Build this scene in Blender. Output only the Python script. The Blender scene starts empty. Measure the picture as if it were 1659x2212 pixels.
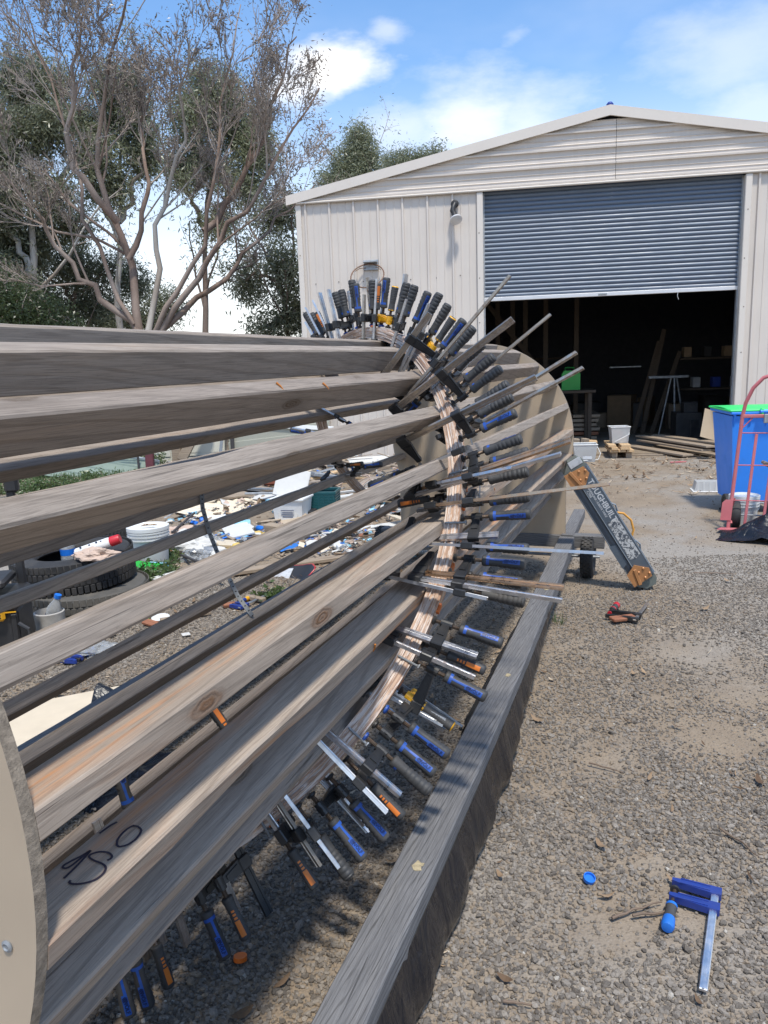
import bpy, math, random
import numpy as np
from mathutils import Vector, Matrix, noise as mnoise

random.seed(7); rng = np.random.default_rng(7)
SC = bpy.context.scene
COL = SC.collection
R_ = math.radians
V3 = lambda *a: np.array(a, float)

# ------------------------------------------------------------------ camera
FPX, PITCH, ROLL, EYE = 1651.86, R_(10.994), R_(-2.014), 1.62      # focal length in pixels of a 1659 x 2212 frame
_f = V3(0, math.cos(PITCH), -math.sin(PITCH)); _u0 = V3(0, math.sin(PITCH), math.cos(PITCH)); _r0 = V3(1, 0, 0)
C_R = math.cos(ROLL)*_r0 + math.sin(ROLL)*_u0
C_U = -math.sin(ROLL)*_r0 + math.cos(ROLL)*_u0
C_F = _f; C_P = V3(0, 0, EYE)
cam = bpy.data.cameras.new('camera'); camo = bpy.data.objects.new('camera', cam); COL.objects.link(camo)
cam.sensor_fit = 'VERTICAL'; cam.sensor_height = 24.0; cam.sensor_width = 24.0; cam.lens = FPX/2212*24.0
cam.clip_start = 0.05; cam.clip_end = 2000
m = Matrix.Identity(4)
for i in range(3):
    m[i][0], m[i][1], m[i][2], m[i][3] = C_R[i], C_U[i], -C_F[i], C_P[i]
camo.matrix_world = m
SC.camera = camo
def ray(x, y):
    d = C_R*(x-829.5) - C_U*(y-1106) + C_F*FPX
    return d/np.linalg.norm(d)
def spot(x, y, z=0.0):                                             # where the line of sight through a photo point meets height z
    d = ray(x, y); return C_P + d*((z-EYE)/d[2])
def at_y(x, y, Y):                                                  # ... or meets the vertical plane at distance Y
    d = ray(x, y); return C_P + d*(Y/d[1])

# ------------------------------------------------------------------ light
SUN_EL, SUN_AZ = R_(67), R_(167)                                    # azimuth clockwise from +Y
sdir = V3(math.sin(SUN_AZ)*math.cos(SUN_EL), math.cos(SUN_AZ)*math.cos(SUN_EL), math.sin(SUN_EL))
sl = bpy.data.lights.new('sun', 'SUN'); sl.energy = 3.3; sl.angle = R_(5.0); sl.color = (1.0, 0.945, 0.85)
so = bpy.data.objects.new('sun', sl); COL.objects.link(so)
so.rotation_euler = Vector(sdir).to_track_quat('Z', 'Y').to_euler(); so.location = (0, -5, 30)

world = bpy.data.worlds.new('World'); SC.world = world; world.use_nodes = True
wn, wl = world.node_tree.nodes, world.node_tree.links
wn.clear()
def wnode(t, **k):
    n = wn.new(t)
    for a, v in k.items(): setattr(n, a, v)
    return n
w_out = wnode('ShaderNodeOutputWorld'); w_bg = wnode('ShaderNodeBackground')
w_bg.inputs[1].default_value = 0.15
sky = wnode('ShaderNodeTexSky', sky_type='NISHITA', sun_disc=False, sun_elevation=SUN_EL, sun_rotation=SUN_AZ, air_density=1.0, dust_density=1.0, ozone_density=1.6)
tc = wnode('ShaderNodeTexCoord')
def wmath(op, a, b=None, c=None, clamp=False):
    n = wnode('ShaderNodeMath', operation=op, use_clamp=clamp)
    for i, v in enumerate((a, b, c)):
        if v is None: continue
        if isinstance(v, (int, float)): n.inputs[i].default_value = v
        else: wl.new(v, n.inputs[i])
    return n.outputs[0]
def wsmooth(v, a, b):
    n = wnode('ShaderNodeMapRange', interpolation_type='SMOOTHSTEP', clamp=True)
    wl.new(v, n.inputs[0]); n.inputs[1].default_value = a; n.inputs[2].default_value = b
    return n.outputs[0]
w_map = wnode('ShaderNodeMapping'); w_map.inputs['Scale'].default_value = (1, 1, 2.4); wl.new(tc.outputs['Generated'], w_map.inputs[0])
def wnoise(scale, detail, rough, off=(0, 0, 0)):
    mp = wnode('ShaderNodeMapping'); mp.inputs['Location'].default_value = off; wl.new(w_map.outputs[0], mp.inputs[0])
    n = wnode('ShaderNodeTexNoise'); n.inputs['Scale'].default_value = scale; n.inputs['Detail'].default_value = detail; n.inputs['Roughness'].default_value = rough
    wl.new(mp.outputs[0], n.inputs[0]); return n.outputs[0]
sepz = wnode('ShaderNodeSeparateXYZ'); wl.new(tc.outputs['Generated'], sepz.inputs[0]); zc_ = sepz.outputs[2]
veil = wmath('MULTIPLY', wsmooth(wnoise(2.2, 5, .55), .46, .78), 0.16)
low = wmath('MULTIPLY', wsmooth(zc_, .36, .02), 0.80)                # white haze and cloud that thickens to the horizon all round
puffs = wmath('MULTIPLY', wsmooth(wmath('ADD', wnoise(4.2, 7, .55, (3.1, 1.7, .4)), wmath('MULTIPLY', zc_, -.35)), .50, .60), .85)
puffs = wmath('MULTIPLY', puffs, wsmooth(zc_, .62, .30))
mask = wmath('MAXIMUM', veil, wmath('MAXIMUM', low, wmath('MULTIPLY', puffs, .8)))
ndet = wnoise(9.0, 8, .6, (1.3, 5.1, 2.2))
for (cx, cy, rx, soft, amt) in ((718, 152, .058, .05, .9), (660, 190, .045, .05, .7), (1010, 262, .095, .10, .62), (1140, 262, .08, .10, .5), (880, 275, .075, .09, .45), (838, 62, .010, .05, .35), (1112, 76, .006, .04, .22), (1600, 130, .10, .1, .35), (1640, 230, .08, .1, .4)):
    dv = ray(cx, cy)
    sub = wnode('ShaderNodeVectorMath', operation='SUBTRACT'); wl.new(tc.outputs['Generated'], sub.inputs[0]); sub.inputs[1].default_value = tuple(dv)
    mul = wnode('ShaderNodeVectorMath', operation='MULTIPLY'); wl.new(sub.outputs[0], mul.inputs[0]); mul.inputs[1].default_value = (1, 1, 1.9)
    ln = wnode('ShaderNodeVectorMath', operation='LENGTH'); wl.new(mul.outputs[0], ln.inputs[0])
    dd = wmath('ADD', ln.outputs['Value'], wmath('MULTIPLY', wmath('SUBTRACT', ndet, .5), rx*1.2+.075))
    n = wnode('ShaderNodeMapRange', interpolation_type='SMOOTHSTEP', clamp=True); wl.new(dd, n.inputs[0])
    n.inputs[1].default_value = rx+soft*.5; n.inputs[2].default_value = max(rx-soft, .002); n.inputs[3].default_value = 0; n.inputs[4].default_value = amt
    mask = wmath('MAXIMUM', mask, n.outputs[0])
wmix = wnode('ShaderNodeMix', data_type='RGBA'); wl.new(mask, wmix.inputs[0])
skyg = wnode('ShaderNodeMix', data_type='RGBA', blend_type='MULTIPLY'); skyg.inputs[0].default_value = 1.0
wl.new(sky.outputs[0], skyg.inputs[6]); skyg.inputs[7].default_value = (.86, 1.10, 1.27, 1)
wl.new(skyg.outputs[2], wmix.inputs[6]); wmix.inputs[7].default_value = (7.4, 7.15, 6.85, 1)
wl.new(wmix.outputs[2], w_bg.inputs[0]); wl.new(w_bg.outputs[0], w_out.inputs[0])

vs = SC.view_settings; vs.view_transform = 'Standard'; vs.look = 'None'; vs.exposure = 0.38; vs.gamma = 1.0; vs.use_curve_mapping = False
SC.cycles.max_bounces = 6; SC.cycles.diffuse_bounces = 3; SC.cycles.glossy_bounces = 3; SC.cycles.transmission_bounces = 4; SC.cycles.transparent_max_bounces = 6
SC.cycles.use_denoising = True

# ------------------------------------------------------------------ helpers
def eul(rx=0, ry=0, rz=0):
    from mathutils import Euler
    return np.array(Euler((rx, ry, rz)).to_matrix())
def frame(x=None, z=None, y=None):
    """3x3 with columns X, Y, Z; X kept, the other made square to it"""
    if x is not None:
        x = x/np.linalg.norm(x); z = z - x*(z@x); z = z/np.linalg.norm(z); y = np.cross(z, x)
    return np.stack([x, y, z], 1)
class MB:
    def __init__(s): s.v = []; s.f = []; s.n = 0
    def add(s, v, f):
        v = np.asarray(v, float); s.v.append(v); s.f += [tuple(i+s.n for i in q) for q in f]; s.n += len(v); return s
    def box(s, c, d, R=None, ch=0.0):
        hx, hy, hz = np.asarray(d, float)/2
        if ch <= 0:
            v = np.array([(x, y, z) for x in (-hx, hx) for y in (-hy, hy) for z in (-hz, hz)])
            f = [(0, 1, 3, 2), (4, 6, 7, 5), (0, 4, 5, 1), (2, 3, 7, 6), (0, 2, 6, 4), (1, 5, 7, 3)]
        else:
            ch = min(ch, .45*min(d)); v = []; idx = {}
            for ix, x in enumerate((-1, 1)):
                for iy, y in enumerate((-1, 1)):
                    for iz, z in enumerate((-1, 1)):
                        for k in range(3):
                            p = [x*hx, y*hy, z*hz]
                            for j, sg in enumerate((x, y, z)):
                                if j != k: p[j] -= sg*ch
                            idx[(ix, iy, iz, k)] = len(v); v.append(p)
            f = []
            def quad(k, sgn):
                o = [j for j in range(3) if j != k]; q = []
                for a, b in ((0, 0), (1, 0), (1, 1), (0, 1)):
                    t = [0, 0, 0]; t[k] = sgn; t[o[0]] = a; t[o[1]] = b; q.append(idx[(*t, k)])
                return tuple(q)
            for k in range(3):
                for sgn in (0, 1): f.append(quad(k, sgn))
            for k in range(3):
                o = [j for j in range(3) if j != k]
                for a in (0, 1):
                    for b in (0, 1):
                        q = []
                        for e_, kk in ((0, o[0]), (1, o[0]), (1, o[1]), (0, o[1])):
                            t = [0, 0, 0]; t[k] = e_; t[o[0]] = a; t[o[1]] = b; q.append(idx[(*t, kk)])
                        f.append(tuple(q))
            for a in (0, 1):
                for b in (0, 1):
                    for e_ in (0, 1): f.append(tuple(idx[(a, b, e_, k)] for k in range(3)))
            v = np.array(v)
        if R is not None: v = v @ np.asarray(R).T
        return s.add(v + np.asarray(c, float), f)
    def bar(s, a, b, w, h, up=(0, 0, 1), ch=0.0):
        a = np.asarray(a, float); b = np.asarray(b, float); x = b-a; L = np.linalg.norm(x)
        up = np.asarray(up, float)
        if abs((x/L) @ (up/np.linalg.norm(up))) > .98: up = V3(0, 1, 0) if abs(x[1]/L) < .9 else V3(1, 0, 0)
        return s.box((a+b)/2, (L, w, h), frame(x, up), ch)
    def tube(s, pts, r, n=8, cap=True, closed=False):
        pts = np.asarray(pts, float); k = len(pts); r = np.broadcast_to(np.asarray(r, float), (k,))
        t = np.gradient(pts, axis=0) if not closed else (np.roll(pts, -1, 0)-np.roll(pts, 1, 0))
        t /= (np.linalg.norm(t, axis=1, keepdims=True)+1e-12)
        u = V3(0, 0, 1) if abs(t[0][2]) < .9 else V3(1, 0, 0)
        V = []; a = np.linspace(0, 2*math.pi, n, endpoint=False)
        for i in range(k):
            u = u - t[i]*(u@t[i]); u /= (np.linalg.norm(u)+1e-12); w = np.cross(t[i], u)
            V.append(pts[i] + r[i]*(np.cos(a)[:, None]*u + np.sin(a)[:, None]*w))
        F = []; kk = k if closed else k-1
        for i in range(kk):
            j = (i+1) % k
            for q in range(n): F.append((i*n+q, i*n+(q+1) % n, j*n+(q+1) % n, j*n+q))
        if cap and not closed: F += [tuple(range(n))[::-1], tuple((k-1)*n+q for q in range(n))]
        return s.add(np.concatenate(V), F)
    def lathe(s, prof, n=16, M=None, o=(0, 0, 0), cap=True):
        a = np.linspace(0, 2*math.pi, n, endpoint=False); V = []
        for r, z in prof: V.append(np.stack([r*np.cos(a), r*np.sin(a), np.full(n, z)], 1))
        v = np.concatenate(V); k = len(prof)
        F = [(i*n+q, i*n+(q+1) % n, (i+1)*n+(q+1) % n, (i+1)*n+q) for i in range(k-1) for q in range(n)]
        if cap: F += [tuple(range(n))[::-1], tuple((k-1)*n+q for q in range(n))]
        if M is not None: v = v @ np.asarray(M).T
        return s.add(v + np.asarray(o, float), F)
    def prism(s, poly, h0, h1, M=None, o=(0, 0, 0)):
        p = np.asarray(poly, float); n = len(p)
        v = np.concatenate([np.c_[p, np.full(n, h0)], np.c_[p, np.full(n, h1)]])
        F = [tuple(range(n))[::-1], tuple(range(n, 2*n))] + [(i, (i+1) % n, n+(i+1) % n, n+i) for i in range(n)]
        if M is not None: v = v @ np.asarray(M).T
        return s.add(v + np.asarray(o, float), F)
    def grid(s, P):
        P = np.asarray(P, float); a, b = P.shape[:2]
        return s.add(P.reshape(-1, 3), [(i*b+j, i*b+j+1, (i+1)*b+j+1, (i+1)*b+j) for i in range(a-1) for j in range(b-1)])
    def mesh(s, name, mat=None, smooth=False, angle=None):
        me = bpy.data.meshes.new(name); me.from_pydata(np.concatenate(s.v).tolist(), [], s.f)
        if mat is not None: me.materials.append(mat)
        if smooth:
            me.polygons.foreach_set('use_smooth', [True]*len(me.polygons))
            if angle: me.set_sharp_from_angle(angle=R_(angle))
        me.update(); return me
def tag(o, label=None, cat=None, group=None, kind=None):
    for k, v in (('label', label), ('category', cat), ('group', group), ('kind', kind)):
        if v: o[k] = v
    return o
def raw(name, me, parent=None, loc=None, rot=None, scale=None):
    o = bpy.data.objects.new(name, me); COL.objects.link(o)
    if parent is not None: o.parent = parent
    if loc is not None or rot is not None or scale is not None:
        M = Matrix.Identity(4)
        Rm = np.eye(3) if rot is None else np.asarray(rot)
        sc = np.ones(3) if scale is None else np.asarray(scale, float)
        for i in range(3):
            for j in range(3): M[i][j] = Rm[i, j]*sc[j]
            M[i][3] = 0 if loc is None else float(loc[i])
        o.matrix_local = M
    return o
def thing(name, label, cat, loc=(0, 0, 0), rot=None, group=None):
    o = raw(name, None, None, loc, np.eye(3) if rot is None else rot); o.empty_display_size = .1
    return tag(o, label, cat, group)
def part(name, mb, mat, parent=None, smooth=False, angle=40, kind=None):
    """a mesh in world coordinates, hung under a thing (whatever that thing's own place)"""
    me = mb.mesh(name, mat, smooth, angle); o = bpy.data.objects.new(name, me); COL.objects.link(o)
    if parent is not None:
        o.parent = parent
        o.matrix_parent_inverse = world_of(parent).inverted()
    if kind: o['kind'] = kind
    return o
def world_of(o):
    return o.matrix_basis.copy() if o.parent is None else world_of(o.parent) @ (o.matrix_parent_inverse @ o.matrix_basis)
def lpart(name, mb, mat, parent, loc=None, rot=None, smooth=False, angle=40):
    """a mesh in its parent's own coordinates"""
    return raw(name, mb.mesh(name, mat, smooth, angle) if isinstance(mb, MB) else mb, parent, loc, rot)
_txt = {}
def text_mesh(s, size, mat, extrude=.0004, bold=False):
    key = (s, size, mat.name)
    if key in _txt: return _txt[key]
    cu = bpy.data.curves.new('lettering', 'FONT'); cu.body = s; cu.size = size; cu.align_x = 'CENTER'; cu.align_y = 'CENTER'; cu.extrude = extrude
    cu.resolution_u = 2
    if bold: cu.offset = size*.018
    ob = bpy.data.objects.new('lettering', cu); COL.objects.link(ob)
    dg = bpy.context.evaluated_depsgraph_get(); dg.update()
    me = bpy.data.meshes.new_from_object(ob.evaluated_get(dg)); me.name = 'lettering'
    bpy.data.objects.remove(ob); bpy.data.curves.remove(cu)
    me.materials.clear(); me.materials.append(mat); _txt[key] = me; return me

# ------------------------------------------------------------------ materials
class N:
    def __init__(s, name):
        s.m = bpy.data.materials.new(name); s.m.use_nodes = True; s.t = s.m.node_tree; s.n = s.t.nodes; s.l = s.t.links
        s.b = s.n['Principled BSDF']
        s.tc = s.new('ShaderNodeTexCoord'); s.oi = s.new('ShaderNodeObjectInfo')
    def new(s, t, **k):
        n = s.n.new(t)
        for a, v in k.items(): setattr(n, a, v)
        return n
    def put(s, inp, v):
        if isinstance(v, (int, float)): inp.default_value = v
        elif isinstance(v, tuple): inp.default_value = (*v, 1) if len(v) == 3 and len(inp.default_value) == 4 else v
        else: s.l.new(v, inp)
    def coords(s, scale=(1, 1, 1), rand=0.0, src='Object'):
        mp = s.new('ShaderNodeMapping'); s.l.new(s.tc.outputs[src], mp.inputs[0]); mp.inputs['Scale'].default_value = scale
        if rand:
            c = s.new('ShaderNodeCombineXYZ'); k = s.math('MULTIPLY', s.oi.outputs['Random'], rand)
            for i in range(3): s.l.new(k, c.inputs[i])
            s.l.new(c.outputs[0], mp.inputs['Location'])
        return mp.outputs[0]
    def math(s, op, a, b=None, clamp=False):
        n = s.new('ShaderNodeMath', operation=op, use_clamp=clamp); s.put(n.inputs[0], a)
        if b is not None: s.put(n.inputs[1], b)
        return n.outputs[0]
    def noise(s, co, scale, detail=4, rough=.55, dist=0.0):
        n = s.new('ShaderNodeTexNoise'); s.l.new(co, n.inputs[0]); n.inputs['Scale'].default_value = scale; n.inputs['Detail'].default_value = detail
        n.inputs['Roughness'].default_value = rough; n.inputs['Distortion'].default_value = dist; return n.outputs[0]
    def ramp(s, v, a, b, c0=0.0, c1=1.0):
        n = s.new('ShaderNodeMapRange', clamp=True); s.put(n.inputs[0], v)
        for i, x in enumerate((a, b, c0, c1)): n.inputs[i+1].default_value = x
        return n.outputs[0]
    def mix(s, f, a, b, mode='MIX'):
        n = s.new('ShaderNodeMix', data_type='RGBA', blend_type=mode); s.put(n.inputs[0], f); s.put(n.inputs[6], a); s.put(n.inputs[7], b); return n.outputs[2]
    def bump(s, h, strength=.3, dist=.002, base=None):
        n = s.new('ShaderNodeBump'); s.l.new(h, n.inputs['Height']); n.inputs['Strength'].default_value = strength; n.inputs['Distance'].default_value = dist
        if base is not None: s.l.new(base, n.inputs['Normal'])
        return n.outputs[0]
    def done(s, col, rough=.6, metal=0.0, normal=None, spec=.5, trans=0.0):
        s.put(s.b.inputs['Base Color'], col); s.put(s.b.inputs['Roughness'], rough); s.put(s.b.inputs['Metallic'], metal)
        s.b.inputs['Specular IOR Level'].default_value = spec
        if trans: s.b.inputs['Transmission Weight'].default_value = trans
        if normal is not None: s.l.new(normal, s.b.inputs['Normal'])
        return s.m
def sc3(c, k): return tuple(max(0.0, x*k) for x in c)
def plain(name, col, rough=.55, metal=0.0, var=.18, scale=9.0, dirt=None, damt=.35, dscale=4.0, bump=.12, spec=.5, trans=0.0, rand=.12):
    """painted, moulded or cast surface: uneven colour, scuffs and dust"""
    k = N(name); co = k.coords(rand=37.0)
    n1 = k.noise(co, scale, 5, .6); n2 = k.noise(co, dscale, 6, .65, .4); n3 = k.noise(co, scale*9, 3, .6)
    c = k.mix(k.ramp(n1, .25, .75), sc3(col, 1-var), sc3(col, 1+var))
    c = k.mix(k.math('MULTIPLY', k.oi.outputs['Random'], rand), c, sc3(col, .45))
    if dirt is not None: c = k.mix(k.ramp(n2, .5, .78, 0, damt), c, dirt)
    rr = k.ramp(n2, .2, .8, max(rough-.14, .04), min(rough+.16, 1))
    nb = k.bump(n3, bump, .0015) if bump else None
    return k.done(c, rr, metal, nb, spec, trans)
def wood(name, light, dark, warm, warm_amt=.25, ring=42.0, rough=.8, bump=.5, knots=True, crack=.55, lines=.55):
    """sawn timber with the grain along the object's own X"""
    k = N(name); co = k.coords((1, 1, 1), rand=61.0)
    def mp(*sc):
        q = k.new('ShaderNodeMapping'); k.l.new(co, q.inputs[0]); q.inputs['Scale'].default_value = sc; return q.outputs[0]
    fib = k.noise(mp(9, 260, 260), 1.0, 6, .75); mid = k.noise(mp(2.4, 42, 42), 1.0, 4, .6, .4); broad = k.noise(mp(.9, 9, 9), 1.0, 4, .55, .5); blo = k.noise(mp(3.1, 7, 7), 1.0, 6, .62); spk = k.noise(mp(55, 55, 55), 1.0, 4, .7)
    s2 = mp(.5, 6, 6)
    wv = k.new('ShaderNodeTexWave', wave_type='BANDS', bands_direction='DIAGONAL', wave_profile='SIN'); k.l.new(s2, wv.inputs[0])
    wv.inputs['Scale'].default_value = ring/13; wv.inputs['Distortion'].default_value = 7.0; wv.inputs['Detail'].default_value = 2.0; wv.inputs['Detail Scale'].default_value = .6
    g = k.math('ADD', k.math('MULTIPLY', fib, .5), k.math('MULTIPLY', mid, .5)); c = k.mix(k.ramp(g, .32, .68), dark, light)
    ln = k.math('MULTIPLY', k.ramp(wv.outputs['Fac'], .20, .03), k.ramp(mid, .35, .6, .3, 1.0)); c = k.mix(k.math('MULTIPLY', ln, lines), c, sc3(dark, .62))
    c = k.mix(k.math('MULTIPLY', k.ramp(broad, .48, .68, 0, warm_amt), k.ramp(mid, .38, .60)), c, warm); c = k.mix(k.ramp(blo, .4, .75, 0, .16), c, sc3(light, 1.15)); c = k.mix(k.ramp(blo, .45, .25, 0, .2), c, sc3(dark, .75)); c = k.mix(k.ramp(spk, .62, .8, 0, .35), c, sc3(dark, .55))
    thin = k.noise(mp(10, 400, 400), 1.0, 3, .6); c = k.mix(k.ramp(thin, .52, .60, 0, .42), c, sc3(dark, .6)); pale = k.noise(mp(6, 310, 310), 1.0, 3, .6); c = k.mix(k.ramp(pale, .56, .64, 0, .28), c, sc3(light, 1.25))
    cr = k.noise(mp(2.6, 120, 120), 1.0, 2, .5); crack_m = k.ramp(cr, .69, .73, 0, crack); c = k.mix(crack_m, c, sc3(dark, .3))
    h = k.math('SUBTRACT', k.math('ADD', k.math('MULTIPLY', fib, .55), k.math('MULTIPLY', spk, .3)), k.math('ADD', crack_m, k.math('MULTIPLY', ln, .25)))
    if knots:
        vo = k.new('ShaderNodeTexVoronoi', feature='F1'); k.l.new(mp(2.0, 6, 6), vo.inputs[0]); vo.inputs['Scale'].default_value = 1.15
        gate = k.new('ShaderNodeSeparateColor'); k.l.new(vo.outputs['Color'], gate.inputs[0]); on = k.math('GREATER_THAN', gate.outputs[0], .60)
        dd = k.math('ADD', vo.outputs['Distance'], k.math('MULTIPLY', k.math('SUBTRACT', spk, .5), .06)); rings = k.math('SINE', k.math('MULTIPLY', dd, 130))
        kn = k.math('MULTIPLY', k.ramp(dd, .15, .08), on); halo = k.math('MULTIPLY', k.ramp(dd, .34, .12, 0, .45), on)
        c = k.mix(halo, c, sc3(dark, .8)); c = k.mix(k.math('MULTIPLY', kn, k.ramp(rings, -1, 1, .5, .85)), c, sc3(warm, .32))
        h = k.math('ADD', h, k.math('MULTIPLY', kn, k.math('MULTIPLY', rings, .5)))
    return k.done(c, rough, 0, k.bump(h, bump, .002), .3)
M = {}
M['weathered'] = wood('weathered_pine', (.36, .305, .256), (.238, .194, .157), (.36, .245, .155), .45)
M['weathered_warm'] = wood('weathered_pine_stained', (.40, .33, .265), (.26, .205, .16), (.46, .21, .085), 1.0)
M['weathered_dark'] = wood('weathered_pine_dark', (.315, .263, .22), (.21, .17, .138), (.31, .21, .135), .4)
M['rail_wood'] = wood('grey_rail_timber', (.205, .20, .20), (.105, .102, .103), (.22, .19, .15), .2, ring=95, bump=.9, lines=.9)
M['new_pine'] = wood('sawn_pine', (.62, .45, .27), (.48, .31, .165), (.55, .33, .15), .3, knots=False, bump=.25, crack=.1)
M['old_board'] = wood('old_board', (.40, .32, .24), (.24, .185, .135), (.36, .25, .16), .3)
M['red_board'] = wood('red_hardwood', (.34, .15, .085), (.22, .085, .05), (.38, .2, .1), .3, knots=False)
def mdf(name, col, edge=False):
    k = N(name); co = k.coords()
    n1 = k.noise(co, 3.0, 4, .5); n2 = k.noise(co, 60 if edge else 140, 5, .7); n3 = k.noise(co, 14, 5, .6, .5)
    c = k.mix(k.ramp(n1, .3, .7), sc3(col, .9), sc3(col, 1.08)); c = k.mix(k.ramp(n3, .62, .8, 0, .35), c, sc3(col, .62))
    if edge: c = k.mix(k.ramp(n2, .35, .7), sc3(col, .42), c)
    return k.done(c, .75, 0, k.bump(n2, .9 if edge else .12, .004 if edge else .001), .3)
M['mdf'] = mdf('particleboard_face', (.42, .335, .245)); M['mdf_edge'] = mdf('particleboard_edge', (.36, .295, .225), True)
M['black_plastic'] = plain('black_moulded', (.022, .022, .024), .5, var=.25, dirt=(.14, .12, .10), damt=.3, bump=.1)
M['grip'] = plain('black_rubber_grip', (.042, .042, .043), .62, var=.25, dirt=(.17, .15, .13), damt=.35, bump=.2)
M['blue_grip'] = plain('blue_grip', (.018, .078, .35), .42, var=.2, dirt=(.10, .12, .18), damt=.3)
M['dark_letter'] = plain('dark_print', (.008, .02, .09), .5)
M['orange_grip'] = plain('orange_grip', (.62, .17, .025), .5, dirt=(.25, .16, .1))
M['yellow'] = plain('yellow_plastic', (.72, .36, .012), .42, dirt=(.25, .17, .08))
M['cast'] = plain('black_cast_iron', (.020, .020, .021), .42, var=.3, dirt=(.10, .09, .08), damt=.35, bump=.3)
M['cast_blue'] = plain('blue_cast_iron', (.018, .045, .25), .4, var=.25, dirt=(.10, .09, .09), bump=.25)
def steel(name, col=(.55, .55, .56), rust=(.20, .095, .04), amt=.35, rough=.27):
    k = N(name); co = k.coords((30, 30, 4), rand=23.0); co2 = k.coords(rand=11.0)
    n = k.noise(co, 1.6, 5, .6); n2 = k.noise(co2, 16, 6, .7)
    sel = k.math('MULTIPLY', k.ramp(n2, .44, .70), k.ramp(k.oi.outputs['Random'], 0, 1, .15, amt*2))
    c = k.mix(k.ramp(n, .3, .7), sc3(col, .82), sc3(col, 1.1)); c = k.mix(sel, c, rust)
    return k.done(c, k.ramp(n2, .3, .7, rough-.04, rough+.25), k.math('SUBTRACT', 1.0, k.math('MULTIPLY', sel, .7)), k.bump(n, .03, .001))
M['steel'] = steel('nickel_steel_bar'); M['rusty'] = steel('rust_spotted_bar', (.45, .41, .36), (.15, .075, .035), .55, .35)
M['copper_bar'] = steel('copper_tinted_bar', (.62, .42, .27), (.25, .12, .05), .3, .22)
M['bright'] = steel('bright_aluminium_bar', (.86, .86, .87), (.5, .48, .45), .12, .3); M['galv'] = steel('galvanised', (.40, .42, .44), (.26, .25, .24), .3, .55)
M['thread'] = steel('rusty_thread', (.18, .14, .11), (.11, .05, .025), .5, .45)
M['marker'] = plain('marker_ink', (.022, .016, .03), .6)

# ================================================================== ground
def ground_material():
    k = N('dirt_and_worn_asphalt'); co = k.coords()
    n1 = k.noise(co, .55, 5, .6, .4); n2 = k.noise(co, 3.2, 6, .65); n3 = k.noise(co, 38, 5, .7); n4 = k.noise(co, 160, 3, .6)
    vo = k.new('ShaderNodeTexVoronoi', feature='F1'); k.l.new(co, vo.inputs[0]); vo.inputs['Scale'].default_value = 85
    dirt = k.mix(k.ramp(n2, .3, .7), (.215, .158, .105), (.32, .245, .168))
    grey = k.mix(k.ramp(n3, .3, .7), (.26, .235, .205), (.385, .35, .305))
    c = k.mix(k.ramp(n1, .46, .60, .12, .88), dirt, grey)
    rust = k.noise(co, 1.1, 3, .5); c = k.mix(k.ramp(rust, .66, .78, 0, .55), c, (.36, .24, .16))
    sep = k.new('ShaderNodeSeparateColor'); k.l.new(vo.outputs['Color'], sep.inputs[0])
    c = k.mix(k.math('MULTIPLY', k.ramp(vo.outputs['Distance'], .45, .2), k.ramp(sep.outputs[0], .55, .95, 0, .75)), c, k.mix(sep.outputs[1], (.07, .06, .05), (.30, .28, .26)))
    c = k.mix(k.ramp(n4, .35, .65, 0, .35), c, sc3((.2, .17, .14), .55))
    h = k.math('ADD', k.math('MULTIPLY', n3, .6), k.math('MULTIPLY', k.ramp(vo.outputs['Distance'], .5, .1), .5))
    return k.done(c, .92, 0, k.bump(h, .7, .009), .25)
M['ground'] = ground_material()
g = MB(); e0 = [-300, -60, -20, -8, 0, 8, 20, 60, 300]
xs = np.array(e0, float); P = np.zeros((len(xs), len(xs), 3)); P[..., 0] = xs[None, :]; P[..., 1] = xs[:, None]+10
g.grid(P); go = part('ground', g, M['ground']); go['kind'] = 'structure'

DRUM_H = .3694
AX_D = V3(math.sin(DRUM_H), math.cos(DRUM_H), 0); AX_E = V3(math.cos(DRUM_H), -math.sin(DRUM_H), 0); UP = V3(0, 0, 1)
AX_A, AX_Z, R0 = 1.4028, 1.0385, .70
def cyl(r, th, s):
    t = R_(th); return (-AX_A+r*math.sin(t))*AX_E + s*AX_D + (AX_Z+r*math.cos(t))*UP
def lat(l, s, z=0.0): return (-AX_A+l)*AX_E + s*AX_D + z*UP            # l metres to the right of the drum's axis

def fast_mesh(name, v, f, mat, smooth=False):
    """v (n,3), f (m,k) all faces with k corners"""
    me = bpy.data.meshes.new(name); v = np.ascontiguousarray(v, np.float32); f = np.ascontiguousarray(f, np.int32); m_, k_ = f.shape
    me.vertices.add(len(v)); me.vertices.foreach_set('co', v.ravel()); me.loops.add(m_*k_); me.loops.foreach_set('vertex_index', f.ravel())
    me.polygons.add(m_); me.polygons.foreach_set('loop_start', np.arange(0, m_*k_, k_, dtype=np.int32))
    if smooth: me.polygons.foreach_set('use_smooth', np.ones(m_, bool))
    me.materials.append(mat); me.update(calc_edges=True); return me

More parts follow.
